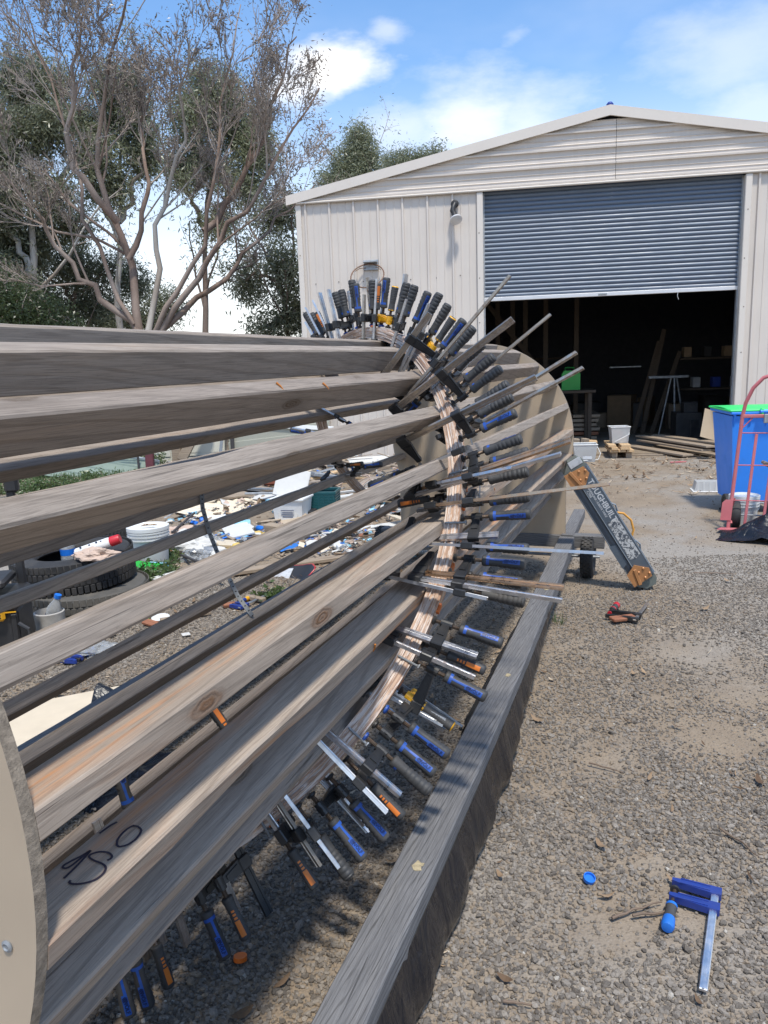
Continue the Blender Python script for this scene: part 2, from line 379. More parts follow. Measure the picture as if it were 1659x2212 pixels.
def scatter(name, label, cat, pts, rot, scl, sources, kind='stuff'):
    """one object whose points carry the given little meshes (geometry nodes)"""
    me = bpy.data.meshes.new(name); me.vertices.add(len(pts)); me.vertices.foreach_set('co', np.ascontiguousarray(pts, np.float32).ravel())
    for nm, arr in (('rot', rot), ('scl', scl)):
        a = me.attributes.new(nm, 'FLOAT_VECTOR', 'POINT'); a.data.foreach_set('vector', np.ascontiguousarray(arr, np.float32).ravel())
    o = bpy.data.objects.new(name, me); COL.objects.link(o); tag(o, label, cat, kind=kind)
    src = bpy.data.collections.new(name+'_pieces')
    for i, sm in enumerate(sources): src.objects.link(bpy.data.objects.new(f'{name}_piece', sm))
    ng = bpy.data.node_groups.new(name, 'GeometryNodeTree')
    ng.interface.new_socket('Geometry', in_out='INPUT', socket_type='NodeSocketGeometry'); ng.interface.new_socket('Geometry', in_out='OUTPUT', socket_type='NodeSocketGeometry')
    a, b = ng.nodes.new('NodeGroupInput'), ng.nodes.new('NodeGroupOutput')
    ip = ng.nodes.new('GeometryNodeInstanceOnPoints'); ci = ng.nodes.new('GeometryNodeCollectionInfo'); ci.inputs['Collection'].default_value = src
    ci.inputs['Separate Children'].default_value = True; ci.inputs['Reset Children'].default_value = True
    rv = ng.nodes.new('FunctionNodeRandomValue'); rv.data_type = 'INT'; rv.inputs[4].default_value = 0; rv.inputs[5].default_value = len(sources)-1
    ra = ng.nodes.new('GeometryNodeInputNamedAttribute'); ra.data_type = 'FLOAT_VECTOR'; ra.inputs[0].default_value = 'rot'
    sa = ng.nodes.new('GeometryNodeInputNamedAttribute'); sa.data_type = 'FLOAT_VECTOR'; sa.inputs[0].default_value = 'scl'
    er = ng.nodes.new('FunctionNodeEulerToRotation'); L = ng.links
    L.new(a.outputs[0], ip.inputs['Points']); L.new(ci.outputs[0], ip.inputs['Instance']); ip.inputs['Pick Instance'].default_value = True
    L.new(rv.outputs[2], ip.inputs['Instance Index']); L.new(ra.outputs[0], er.inputs[0]); L.new(er.outputs[0], ip.inputs['Rotation']); L.new(sa.outputs[0], ip.inputs['Scale'])
    L.new(ip.outputs[0], b.inputs[0])
    md = o.modifiers.new('scatter', 'NODES'); md.node_group = ng
    return o
def stone_material():
    k = N('crushed_stone'); co = k.coords(); r = k.oi.outputs['Random']
    c = k.mix(r, (.105, .092, .080), (.345, .305, .262)); c = k.mix(k.math('GREATER_THAN', r, .88), c, (.29, .23, .17))
    c = k.mix(k.math('GREATER_THAN', r, .994), c, (.5, .46, .40))
    n = k.noise(co, 2.6, 4, .6); c = k.mix(k.ramp(n, .4, .75, 0, .4), c, (.24, .185, .13))
    return k.done(c, .85, 0, k.bump(n, .4, .3), .3)
M['stone'] = stone_material()
import bmesh
def stones(n):
    out = []
    for i in range(n):
        bm = bmesh.new(); bmesh.ops.create_icosphere(bm, subdivisions=1, radius=1)
        q = [rng.normal(size=3) for _ in range(5)]; q = [a/np.linalg.norm(a) for a in q]; cut = [rng.uniform(.55, .85) for _ in q]
        for v in bm.verts:
            p = np.array(v.co)*rng.uniform(.86, 1.1)
            for a, c_ in zip(q, cut):
                d = p@a
                if d > c_: p = p - a*(d-c_)
            v.co = p*V3(1, .8, .62)
        me = bpy.data.meshes.new('stone'); bm.to_mesh(me); bm.free(); me.materials.append(M['stone']); out.append(me)
    return out
STONES = stones(10)
def fbm(p, s, off=0.0): return mnoise.fractal(Vector((p[0]*s+off, p[1]*s-off, off)), 1.0, 2.0, 3)
bare = [(spot(1500, 1410), .30), (spot(1560, 1600), .22), (spot(1600, 1500), .2), (spot(1480, 1960), .13), (spot(1330, 2010), .14), (spot(1420, 1870), .08), (spot(1300, 1650), .14), (spot(1120, 1480), .10), (spot(420, 1420), .2)]
def gravel_density(p):
    x, y = p[0], p[1]
    fade = 1/(1+math.exp((y - (4.6 + .35*x*(x > 0) if x > -.3 else 6.2) - 1.2*fbm(p, .9, 3.1))/.6))
    d = .97*fade + .055
    hole = max(0.0, fbm(p, 1.3, 9.7)-.24)*1.6
    for c_, r in bare: hole = max(hole, 1.15*math.exp(-((x-c_[0])**2+(y-c_[1])**2)/(r*r)))
    return d*max(.05, 1-min(hole, .93))
pts, rot, scl = [], [], []
def rain(x0, x1, y0, y1, per_m2, s0, s1):
    n = int((x1-x0)*(y1-y0)*per_m2)
    for x, y, a, b, c_, q, w in zip(rng.uniform(x0, x1, n), rng.uniform(y0, y1, n), rng.uniform(0, 6.28, n), rng.normal(0, .35, n), rng.normal(0, .35, n), rng.random(n), rng.random(n)):
        if w < gravel_density((x, y)):
            s = s0 + (s1-s0)*q**2.1
            pts.append((x, y, s*.30*(1+.7*b))); rot.append((b, c_, a)); scl.append((s*(.85+.4*w), s, s))
rain(-2.6, 2.4, .6, 2.9, 13500, .0040, .0120)
rain(-4.2, 3.8, 2.9, 6.0, 8600, .0040, .0108)
rain(-2.6, 3.0, .6, 4.5, 140, .013, .0195)
rain(-5, 5.5, 6.0, 12, 700, .004, .011)
scatter('gravel', 'grey brown crushed stone gravel spread over the yard', 'gravel', pts, rot, scl, STONES)
def chip_material():
    k = N('dry_bark_and_leaf'); r = k.oi.outputs['Random']
    c = k.mix(r, (.10, .06, .035), (.36, .25, .155)); c = k.mix(k.math('GREATER_THAN', r, .9), c, (.48, .38, .27))
    return k.done(c, .85, 0, None, .3)
M['chip'] = chip_material()
def chips():
    out = []
    for L, w, cur in ((1, .16, .1), (1, .3, .15), (1, .08, .05), (1, .42, .2), (1.3, .05, .12)):
        b = MB(); xs_ = np.linspace(-L/2, L/2, 5); ww = w*np.array([.25, .8, 1, .75, .2])*.5; zz = cur*(xs_/L*2)**2
        b.grid(np.stack([np.stack([xs_, -ww, zz], 1), np.stack([xs_, 0*ww, zz+.03], 1), np.stack([xs_, ww, zz], 1)]))
        out.append(b.mesh('chip', M['chip']))
    return out
pts, rot, scl = [], [], []
def litter(n, x0, x1, y0, y1, fn, s0=.02, s1=.07):
    for x, y, a, b, c_, q, w in zip(rng.uniform(x0, x1, n), rng.uniform(y0, y1, n), rng.uniform(0, 6.28, n), rng.normal(0, .2, n), rng.normal(0, .2, n), rng.random(n), rng.random(n)):
        if w < fn(x, y): s = s0+(s1-s0)*q*q; pts.append((x, y, .006+.012*q)); rot.append((b, c_, a)); scl.append((s, s, s))
litter(14000, -4.2, .8, 3.2, 9.5, lambda x, y: min(1, max(.06, fbm((x, y), .7, 2.2)+.62)) if y > 5.0 else .14)
litter(1500, 1.0, 5.0, 1.0, 9.0, lambda x, y: .18+.5*(fbm((x, y), 1.0, 7.7) > .2))
litter(2200, 2.6, 5.4, 8.6, 12.2, lambda x, y: .25+max(0, fbm((x, y), 1.2, 1.2))+(.5 if x > 4.1 and y > 9 else 0), .03, .12)
litter(700, -1.5, 1.5, .8, 4, lambda x, y: .4, .015, .06)
scatter('leaf_litter', 'dry bark chips and fallen leaves strewn over gravel', 'leaf litter', pts, rot, scl, chips())
# a few twigs one can pick out
M['twig'] = plain('dry_twig', (.17, .12, .085), .85)
for i, (p0, p1, bend, lab) in enumerate((((1322, 1983), (1432, 1948), -.012, 'thin bent twig lying left of the blue clamp on the gravel'), ((1272, 1648), (1345, 1668), .01, 'straight short stick on the gravel right of the rail'), ((1365, 1978), (1460, 1962), .02, 'curved thin twig touching the handle of the blue clamp'), ((1085, 2163), (1150, 2172), .004, 'pale stubby stick at the lower edge by the rail'), ((1500, 1236), (1590, 1240), .01, 'long dark twig on the worn ground beyond the gravel'), ((1555, 1790), (1640, 1850), .008, 'slim brown twig above the blue clamp near right edge'))):
    a, b = spot(*p0, .018), spot(*p1, .016); n_ = 7; t = np.linspace(0, 1, n_)[:, None]
    q = a+(b-a)*t; q[:, 0] += bend*np.sin(np.linspace(0, 3.1, n_)) + rng.normal(0, .002, n_); q[:, 2] += rng.uniform(-.004, .004, n_)
    tag(part('twig', MB().tube(q, np.linspace(.0045, .002, n_), 6), M['twig'], smooth=True), lab, 'twig', 'twigs on the gravel')

# ================================================================== shed
ordw_ = lambda i: ['first', 'second', 'third', 'fourth', 'fifth', 'sixth', 'seventh', 'eighth', 'ninth', 'tenth', 'eleventh', 'twelfth'][i] if i < 12 else f'{i+1}th'
HS = R_(-9.37)
SH_P = V3(4.178, 12.344, 0); SH_R = eul(0, 0, HS)
def clad_material():
    k = N('cream_steel_cladding'); st = k.noise(k.coords((5, 5, .35)), 1.6, 5, .65); n = k.noise(k.coords(), 1.1, 5, .6); sp_ = k.noise(k.coords(), 26, 4, .7)
    base = (.595, .533, .472); c = k.mix(k.ramp(n, .3, .7), sc3(base, .95), sc3(base, 1.04)); c = k.mix(k.ramp(st, .5, .8, 0, .26), c, (.40, .335, .275)); c = k.mix(k.ramp(sp_, .70, .80, 0, .35), c, (.36, .29, .23))
    return k.done(c, k.ramp(n, .3, .7, .38, .55), 0, k.bump(n, .04, .02), .5)
M['clad'] = clad_material()
M['clad_trim'] = plain('cream_flashing', (.63, .57, .505), .42, var=.03, scale=2, dirt=(.4, .35, .3), damt=.15, bump=.02, rand=.03)
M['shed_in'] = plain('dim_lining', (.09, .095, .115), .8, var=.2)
M['roller'] = plain('blue_grey_roller_slat', (.135, .168, .22), .40, var=.06, scale=3, dirt=(.10, .12, .16), damt=.2, bump=.02, rand=.1)
M['alu'] = plain('pale_aluminium', (.62, .62, .63), .4, metal=.3, var=.05, bump=.03)
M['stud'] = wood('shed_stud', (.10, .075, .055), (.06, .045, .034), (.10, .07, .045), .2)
shed = thing('shed', 'cream metal shed with gable roof and half raised blue roller door', 'shed', SH_P, SH_R)
def sheet(u0, u1, z0, z1, name='cladding_sheet'):
    """upright ribbed sheet from u0 to u1"""
    pu, py = [], []
    u = math.ceil((u0-.02)/.2)*.2 if False else u0
    xs_ = [(u0, 0.0)]
    rib = u0+.10
    while rib < u1-.03:
        xs_ += [(rib-.024, 0), (rib-.013, -.034), (rib+.013, -.034), (rib+.024, 0)]
        for f_ in (.33, .66):
            q = rib+.40*f_
            if q < u1-.02: xs_ += [(q-.012, 0), (q-.006, -.007), (q+.006, -.007), (q+.012, 0)]
        rib += .40
    xs_.append((u1, 0.0))
    b = MB(); lo = np.array([(x, y, z0) for x, y in xs_]); hi = lo.copy(); hi[:, 2] = z1
    b.grid(np.stack([lo, hi])); return lpart(name, b, M['clad'], shed)
for u0, u1 in ((-5.46, -4.66), (-4.66, -3.86), (-3.86, -3.06), (-3.06, -2.585), (1.505, 2.305), (2.305, 3.105), (3.105, 3.905), (3.905, 4.30)): sheet(u0, u1, .0, 4.225)
RL, RR, RX, RZ, EZ = -5.5, 4.35, -.575, 5.20, 4.27
def roofz(u): return EZ+(RZ-EZ)*(u-RL)/(RX-RL) if u < RX else RZ-(RZ-EZ)*(u-RX)/(RR-RX)
def gable(ua, ub):
    prof = []; z = 4.242
    while z < 5.17:
        prof += [(z, -.010), (z+.006, -.046), (z+.030, -.048), (z+.040, -.008)]
        for f_ in (.36, .68): prof += [(z+.235*f_-.012, -.006), (z+.235*f_, -.018), (z+.235*f_+.012, -.006)]
        prof += [(z+.228, -.008)]; z += .235
    rows = []
    for z, y in prof:
        if z > RZ-.03: break
        lim0 = RL+(z-EZ)*(RX-RL)/(RZ-EZ) if z > EZ else RL; lim1 = RR-(z-EZ)*(RR-RX)/(RZ-EZ) if z > EZ else RR
        a, b_ = max(ua, lim0), min(ub, lim1)
        rows.append([(min(a, ub), y, z), (max(b_, ua), y, z)])
    b = MB(); b.grid(np.array(rows)); return lpart('gable_sheet', b, M['clad'], shed)
gable(-5.5, -.475); gable(-.469, 4.35)
def sp(name, boxes, mat, ch=.0):
    b = MB()
    for c_, d_, *r in boxes: b.box(c_, d_, r[0] if r else None, ch)
    return lpart(name, b, mat, shed)
sp('corner_flashing', [((-5.475, -.012, 2.1), (.09, .05, 4.2))], M['clad_trim'], .008)
sp('corner_flashing', [((4.33, -.012, 2.1), (.09, .05, 4.2))], M['clad_trim'], .008)
sp('lintel_flashing', [((-.575, -.045, 4.222), (9.86, .05, .036))], M['clad_trim'], .012)
for x in (-2.532, 1.45): sp('door_jamb', [((x, .03, 2.1), (.098, .16, 4.2))], M['clad_trim'], .01)
for (ua, ub) in ((RL-.16, RX), (RX, RR+.16)):
    za, zb = roofz(max(min(ua, RR), RL))-(.03 if ua < RL else 0), roofz(min(max(ub, RL), RR))-(.03 if ub > RR else 0)
    b = MB(); b.prism([(ua, za-.045), (ub, zb-.045), (ub, zb+.10), (ua, za+.10)], .05, .085, np.array([[1, 0, 0], [0, 0, -1], [0, 1, 0]])); lpart('barge_flashing', b, M['clad_trim'], shed)
    b = MB(); b.prism([(ua, za+.06), (ub, zb+.06), (ub, zb+.085), (ua, za+.085)], -9.9, .049, np.array([[1, 0, 0], [0, 0, -1], [0, 1, 0]])); lpart('roof', b, M['clad'], shed)
b = MB(); a_ = np.linspace(0, 2*math.pi, 9)[:-1]; b.lathe([(.0, 0), (.05, .0), (.055, .03), (.03, .06), (.0, .07)], 10, None, (RX, -.02, RZ+.09)); lpart('ridge_cap_end', b, M['cast_blue'], shed)
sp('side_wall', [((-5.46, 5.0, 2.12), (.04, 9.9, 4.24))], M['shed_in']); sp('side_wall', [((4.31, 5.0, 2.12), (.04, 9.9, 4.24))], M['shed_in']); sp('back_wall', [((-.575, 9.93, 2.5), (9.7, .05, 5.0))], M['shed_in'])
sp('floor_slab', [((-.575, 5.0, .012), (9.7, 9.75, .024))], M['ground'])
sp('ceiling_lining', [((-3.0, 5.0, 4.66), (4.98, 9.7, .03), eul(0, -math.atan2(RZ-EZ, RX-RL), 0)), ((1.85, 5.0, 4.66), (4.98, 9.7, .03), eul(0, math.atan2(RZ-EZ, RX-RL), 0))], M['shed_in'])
door = raw('roller_door', None, shed, (0, 0, 0)); door.empty_display_size = .1
prof = [(-.0, 0), (-.012, .008), (-.021, .02), (-.024, .032), (-.021, .044), (-.012, .056), (0, .0645)]
b = MB(); b.grid(np.stack([np.array([(-2.48, y, z) for y, z in prof]), np.array([(1.40, y, z) for y, z in prof])])); slat_me = b.mesh('slat', M['roller'], True)
for i in range(25): raw('slat', slat_me, door, (0, .10, 2.60+i*.0655))
b = MB().box((-.54, .085, 2.575), (3.88, .045, .06), None, .006); lpart('bottom_rail', b, M['alu'], door)
b = MB().box((-.62, .055, 2.578), (.13, .014, .026), None, .003); lpart('lift_handle', b, M['galv'], door)
for x in (-2.475, 1.395): lpart('guide_track', MB().box((x, .10, 2.1), (.03, .07, 4.2)), M['galv'], door)
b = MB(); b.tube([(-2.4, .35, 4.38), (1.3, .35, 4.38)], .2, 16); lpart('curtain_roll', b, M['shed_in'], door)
b = MB(); b.tube([(.52, .07, 2.55), (.51, .06, 2.50), (.53, .06, 2.44)], .004, 5); lpart('pull_cord', b, M['alu'], door)
# fixing screws on the wall
b = MB().lathe([(.0, 0), (.009, 0), (.006, .006), (0, .007)], 6, eul(R_(90), 0, 0)); scr = b.mesh('fixing_screw', M['thread'])
for u, z in [(x, zz) for zz in (2.95, 1.4) for x in (-5.25, -4.85, -4.45, -4.05, -3.65, -3.25, -2.85, 1.9, 2.3)] + [(-2.53, zz) for zz in (3.6, 2.9, 2.2, 1.5, .8)] + [(1.45, zz) for zz in (3.7, 3.0, 2.3, 1.6)] + [(-5.475, zz) for zz in (3.4, 2.5, 1.7)]:
    raw('fixing_screw', scr, shed, (u+rng.uniform(-.02, .02), -.004 if abs(u+2.53) > .01 and abs(u-1.45) > .01 and u > -5.4 else -.05, z+rng.uniform(-.02, .02)))
# inside
def shed_pt(u, y, z): return SH_P + SH_R @ V3(u, y, z)
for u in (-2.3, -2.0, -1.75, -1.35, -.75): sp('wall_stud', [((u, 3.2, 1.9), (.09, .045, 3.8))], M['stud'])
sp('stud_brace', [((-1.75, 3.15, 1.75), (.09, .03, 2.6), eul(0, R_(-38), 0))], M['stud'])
def indoor(name, label, cat, items, mat, group=None):
    b = MB()
    for c_, d_, *r in items: b.box(c_, d_, r[0] if r else None, .006)
    me = b.mesh(name, mat); o = raw(name, me, None, SH_P, SH_R); return tag(o, label, cat, group)
bench = thing('workbench', 'timber workbench in the dark shed under the green can', 'workbench', SH_P, SH_R)
lpart('bench_top', MB().box((-1.45, 2.2, .98), (1.9, .75, .05), None, .006), M['stud'], bench)
for x in (-2.3, -.6):
    for y in (1.9, 2.5): lpart('leg', MB().box((x, y, .4775), (.07, .07, .955), None, .005), M['stud'], bench)
M['green'] = plain('green_plastic', (.02, .36, .045), .4, var=.12); M['green_dull'] = plain('dull_green_plastic', (.012, .20, .03), .45)
jc = thing('jerry_can', 'green plastic jerry can on the bench inside the shed', 'jerry can', shed_pt(-.93, 2.2, 1.005), SH_R)
lpart('body', MB().prism([(-.17, 0), (.17, 0), (.17, .30), (.13, .36), (-.13, .36), (-.17, .30)], -.1, .1, np.array([[1, 0, 0], [0, 0, -1], [0, 1, 0]])), M['green'], jc)
lpart('grip_handle', MB().tube([(-.10, 0, .35), (-.10, 0, .415), (.06, 0, .415), (.06, 0, .35)], .014, 8), M['green_dull'], jc); lpart('cap', MB().lathe([(.0, 0), (.03, 0), (.03, .04), (0, .04)], 12, None, (.12, 0, .352)), M['black_plastic'], jc)
for i in range(6): 
    o = indoor('timber_board', f'board {["lowest", "second lowest", "third lowest", "third highest", "second highest", "topmost"][i]} in the timber stack deep inside the shed', 'board', [((-.62+.03*((i*7) % 3-1), 3.2, .05+i*.085), (.52, 1.3, .06))], M['old_board'] if i != 1 else M['red_board'], 'stack of boards inside shed')
for i, (u, ang, L_) in enumerate(((.42, 14, 1.9), (.6, 10, 2.1), (.78, 17, 1.7))):
    c_ = V3(u+math.sin(R_(ang))*L_/2, 3.4, .03+math.cos(R_(ang))*L_/2)
    indoor('leaning_plank', f'{["nearest left", "middle", "right hand"][i]} plank leaning upright inside the dark shed', 'plank', [(c_, (.09, .03, L_), eul(0, R_(ang), 0))], M['stud'], 'planks leaning in shed')
trip = thing('stand', 'dim metal tool stand at the back of the shed', 'stand', shed_pt(1.1, 3.0, 0), SH_R)
for dx, dy in ((-.25, 0), (.28, .1), (.0, -.25)): lpart('leg', MB().tube([(dx, dy, .03), (dx*.2, dy*.2, 1.15)], .018, 8), M['galv'], trip)
lpart('top_bar', MB().box((-.1, 0, 1.17), (.75, .06, .05), None, .005), M['galv'], trip)
indoor('shelf_rail', 'thin pale metal rail hanging in the dark shed', 'rail', [((.25, 3.5, 1.38), (.62, .03, .03))], M['galv'])
indoor('machine', 'dark bulky machine beside the planks inside the shed', 'machine', [((1.2, 2.3, .28), (.45, .5, .5)), ((1.25, 2.3, .62), (.25, .3, .2))], M['black_plastic'])

cb = np.random.default_rng(12); M['cardboard'] = plain('cardboard', (.24, .165, .10), .8); M['dull_white'] = plain('dull_white', (.35, .35, .35), .6)
for i in range(22):                                                  # dim clutter along the back and sides
    u = -2.2+5.8*(i+.5)/22+cb.uniform(-.1, .1); y = cb.uniform(3.4, 6.5) if u < 1.2 else cb.uniform(1.6, 5.0); w_, d_, h_ = cb.uniform(.2, .6), cb.uniform(.2, .5), cb.uniform(.2, .75)
    nm = ['carton', 'tool_case', 'offcut_stack'][i % 3]
    indoor(nm, f"{['brown carton', 'black case', 'pale timber offcut'][i % 3]} in the dim shed, {ordw_(i)} from the door's left side", nm.replace('_', ' '), [((u, y, .03+h_/2), (w_, d_, h_), eul(0, 0, cb.uniform(-.5, .5)))], M[['cardboard', 'black_plastic', 'old_board'][i % 3]], 'clutter inside the shed')
for i, (u, y, z) in enumerate(((2.2, 3.6, .9), (2.2, 3.6, 1.5), (-1.6, 5.2, 1.6))): indoor('shelf', f"dim shelf board, {['lower one on the right', 'upper one on the right', 'one at the back left'][i]} inside the shed", 'shelf', [((u, y, z), (1.8, .4, .04))], M['stud'])
for i in range(9): indoor('shelf_box', f"small box on the dim shelves, {ordw_(i)} from left", 'box', [((1.45+.19*i, 3.6, (.92 if i % 2 else 1.52)+.11), (.15, .22, .2))], M[['cardboard', 'dull_white', 'black_plastic', 'cast_blue'][i % 4]], 'boxes on shed shelves')

# lamp and ring on the wall
lamp = thing('wall_lamp', 'black flood lamp fixed high on the cream shed wall', 'lamp', shed_pt(-2.92, -.03, 4.05), SH_R)
lpart('mount_plate', MB().lathe([(.0, 0), (.06, 0), (.062, .03), (.045, .05), (0, .055)], 16, eul(R_(90), 0, 0)), M['black_plastic'], lamp, smooth=True)
lpart('sensor_arm', MB().tube([(0, -.04, 0), (-.02, -.07, -.05), (-.035, -.085, -.11), (-.01, -.10, -.16)], [.035, .04, .042, .036], 12), M['black_plastic'], lamp, smooth=True)
aim = frame(V3(.25, -.55, -.8), V3(0, -1, .5))
lpart('lamp_body', MB().lathe([(.0, -.1), (.04, -.1), (.045, 0), (.05, .05), (0, .05)], 16, aim @ eul(0, R_(90), 0), (.0, -.115, -.19)), M['black_plastic'], lamp, smooth=True)
lpart('lamp_lens', MB().lathe([(.05, .045), (.095, .075), (.10, .10), (.06, .118), (0, .125)], 18, aim @ eul(0, R_(90), 0), (.0, -.115, -.19)), M['alu'], lamp, smooth=True)
M['ring_rust'] = plain('rusty_dark_steel', (.17, .095, .06), .6, var=.4, scale=25, dirt=(.12, .07, .05))
hoop = thing('basketball_hoop', 'rusty basketball ring on a bracket on the shed wall', 'hoop', shed_pt(-4.30, -.03, 3.22), SH_R)
lpart('bracket', MB().box((0, -.07, .02), (.22, .14, .02), None, .004).box((0, -.01, -.02), (.24, .02, .16), None, .004), M['galv'], hoop)
a_ = np.linspace(0, 2*math.pi, 33)[:-1]; ring = np.stack([-.03+.27*np.cos(a_), -.02+(-.275+.27*np.sin(a_))*.72, (-.275+.27*np.sin(a_))*.75], 1)
lpart('ring', MB().tube(ring, .011, 8, closed=True), M['ring_rust'], hoop, smooth=True)
for sx in (-1, 1): lpart('stay', MB().tube([(sx*.08, -.02, -.06), (sx*.15-.03, -.08, -.075), (sx*.21-.03, -.14, -.12)], .006, 6), M['ring_rust'], hoop)
for a__ in np.linspace(.2, 6.1, 10): lpart('net_hook', MB().tube([V3(-.03+q_*math.cos(a__), -.02+(-.275+q_*math.sin(a__))*.72, (-.275+q_*math.sin(a__))*.75-w_) for q_, w_ in ((.27, .008), (.255, .03), (.267, .036))], .003, 5), M['ring_rust'], hoop)

# ================================================================== drum: 24 beams between two end panels
S_NEAR, S_FAR = .624, 5.677
drum = thing('timber_drum', 'large open drum of grey timber beams lying on its side', 'timber drum', cyl(0, 0, 3.15)*V3(1, 1, 0)+V3(0, 0, .32))
def panel(s0, s1):
    t = np.radians(np.linspace(111.8, -111.8, 72)); pol = [(R0*math.sin(a), R0*math.cos(a)) for a in t] + [(-.65, -.72), (.65, -.72)]
    o = cyl(0, 0, 0); Mx = np.stack([AX_E, UP, -AX_D], 1)
    b = MB(); b.prism(pol, -s1, -s0, Mx, o); return b
def panel_obj(s0, s1):
    me = panel(s0, s1).mesh('end_panel', M['mdf']); me.materials.append(M['mdf_edge'])
    for i, p in enumerate(me.polygons): p.material_index = 0 if len(p.vertices) > 4 else 1
    o = bpy.data.objects.new('end_panel', me); COL.objects.link(o); o.parent = drum; o.matrix_parent_inverse = world_of(drum).inverted(); return o
near_panel = panel_obj(S_NEAR-.019, S_NEAR); far_panel = panel_obj(S_FAR, S_FAR+.02)
near_panel['label'] = 'tan board end panel with a rough crumbly edge'
b = MB().lathe([(0, 0), (.008, 0), (.0085, .002), (.005, .004), (.0035, .0025), (0, .0025)], 12); head = b.mesh('screw_head', M['galv'], True, 30)
fr_n = np.stack([AX_E, UP, -AX_D], 1)
for th, r in [(100.2, .655), (100.2, .628), (85, .65), (70, .65), (115, .65), (115, .62), (55, .65)]:
    raw('screw_head', head, drum, cyl(r, th, S_NEAR-.0192)-np.array(drum.location), fr_n)
def beam_mesh(i):
    r = np.random.default_rng(100+i); n = 40; L = S_FAR-S_NEAR-.002; xs_ = np.linspace(0, L, n); c_ = .004
    hw, dp = .0225, .09
    sec = np.array([(-hw+c_, 0), (hw-c_, 0), (hw, -c_), (hw, -dp+c_), (hw-c_, -dp), (-hw+c_, -dp), (-hw, -dp+c_), (-hw, -c_)])
    sec = np.insert(sec, 1, [(-hw+c_*.4, -.0016)], 0) if False else sec
    by, bz = r.normal(0, .003)*np.sin(xs_/L*math.pi), r.normal(0, .003)*np.sin(xs_/L*math.pi)
    P = np.zeros((n, 9, 3))
    for j in range(n):
        k = r.normal(0, .0006, (8, 2)); s_ = sec+k; s_ = np.vstack([s_, s_[:1]])
        P[j, :, 0] = xs_[j]; P[j, :, 1] = s_[:, 0]+by[j]; P[j, :, 2] = s_[:, 1]+bz[j]
    for _ in range(3):                                              # wane and bruises on the edges
        j0 = r.uniform(0, n); w = r.uniform(.7, 1.8); e_ = r.integers(0, 4)
        f = np.exp(-((np.arange(n)-j0)/w)**2)*r.uniform(.003, .008)
        for q in ((1, 2), (0, 7, 8), (3, 4), (5, 6))[e_]:
            P[:, q, 1] -= np.sign(P[:, q, 1])*f; P[:, q, 2] -= (f if q in (0, 1, 2, 7, 8) else -f)
    b = MB(); b.grid(P[:, ::-1]); b.add(P[0, :8], [tuple(range(8))]); b.add(P[-1, :8], [tuple(range(8))[::-1]])
    return b
BEAMS = []
adj = {6: 1.0, 7: 1.2, 8: -1.5, 10: 1, 11: 3, 12: 8.5, 13: 8.5, 14: 8.6, 15: 8.7, 16: 8.2, 17: 6.8, 18: 4.8, 19: 3.2, 20: 1.3}
for k in range(24):
    th = -4.75+15*k + adj.get(k, float(rng.normal(0, .35)))
    th = (th+180) % 360-180; BEAMS.append(th)
    t = R_(th); rad = math.sin(t)*AX_E+math.cos(t)*UP; tan = np.cross(rad, AX_D)
    me = beam_mesh(k).mesh('beam', M['weathered_warm'] if k in (6, 7) else (M['weathered'] if k % 3 else M['weathered_dark']), True, 28)
    o = raw('beam', me, drum, cyl(R0, th, S_NEAR+.001)-np.array(drum.location), np.stack([AX_D, tan, rad], 1))
    if k == 7: o['label'] = 'grey beam with 850 written on it in black marker'
    if k == 6: o['label'] = 'grey beam with orange brown streaks along its top'
# 850 in marker on the upper side of that beam
def on_beam_top(k, a, dpt): 
    th = BEAMS[k]; t = R_(th); rad = math.sin(t)*AX_E+math.cos(t)*UP; tan = np.cross(rad, AX_D)
    return rad, tan
def marker_strokes():
    th = BEAMS[7]; t = R_(th); rad = math.sin(t)*AX_E+math.cos(t)*UP; up_t = -(math.cos(t)*AX_E-math.sin(t)*UP)   # out of the beam's upper side
    base = cyl(R0, th, 0) + up_t*.0229
    glyphs = [[(.777, -.072), (.762, -.075), (.747, -.08), (.735, -.083), (.73, -.081), (.732, -.075), (.742, -.073), (.76, -.073), (.777, -.072)], [(.777, -.072), (.754, -.068), (.731, -.066), (.716, -.065)],
        [(.773, -.039), (.779, -.037), (.784, -.039), (.787, -.048), (.782, -.06), (.771, -.067), (.765, -.066), (.763, -.056), (.765, -.041), (.762, -.031), (.751, -.026), (.736, -.027), (.723, -.035), (.714, -.047), (.713, -.054), (.718, -.055)],
        [(.811, -.086), (.825, -.085), (.836, -.084), (.845, -.081)], [(.85, -.056), (.854, -.05), (.851, -.04), (.844, -.036), (.829, -.033), (.814, -.035), (.804, -.042), (.804, -.048), (.813, -.055), (.831, -.059), (.845, -.058), (.853, -.055)]]
    for gl in glyphs:
        q = np.array(gl); tt = np.linspace(0, len(q)-1, 4*len(q)); xx = np.interp(tt, range(len(q)), q[:, 0]); yy = np.interp(tt, range(len(q)), q[:, 1]); ker = np.array([.25, .5, .25])
        for _ in range(3): xx[1:-1] = np.convolve(xx, ker, 'valid'); yy[1:-1] = np.convolve(yy, ker, 'valid')
        path = np.array([base + AX_D*x + rad*(y+.004) for x, y in zip(xx, yy)]); d_ = np.gradient(path, axis=0); d_ /= (np.linalg.norm(d_, axis=1, keepdims=True)+1e-9)
        sd = np.cross(up_t, d_)*.0017; b = MB(); b.grid(np.stack([path-sd, path+sd])+up_t*.0012); yield b
for b in marker_strokes(): part('marker_stroke', b, M['marker'], drum)
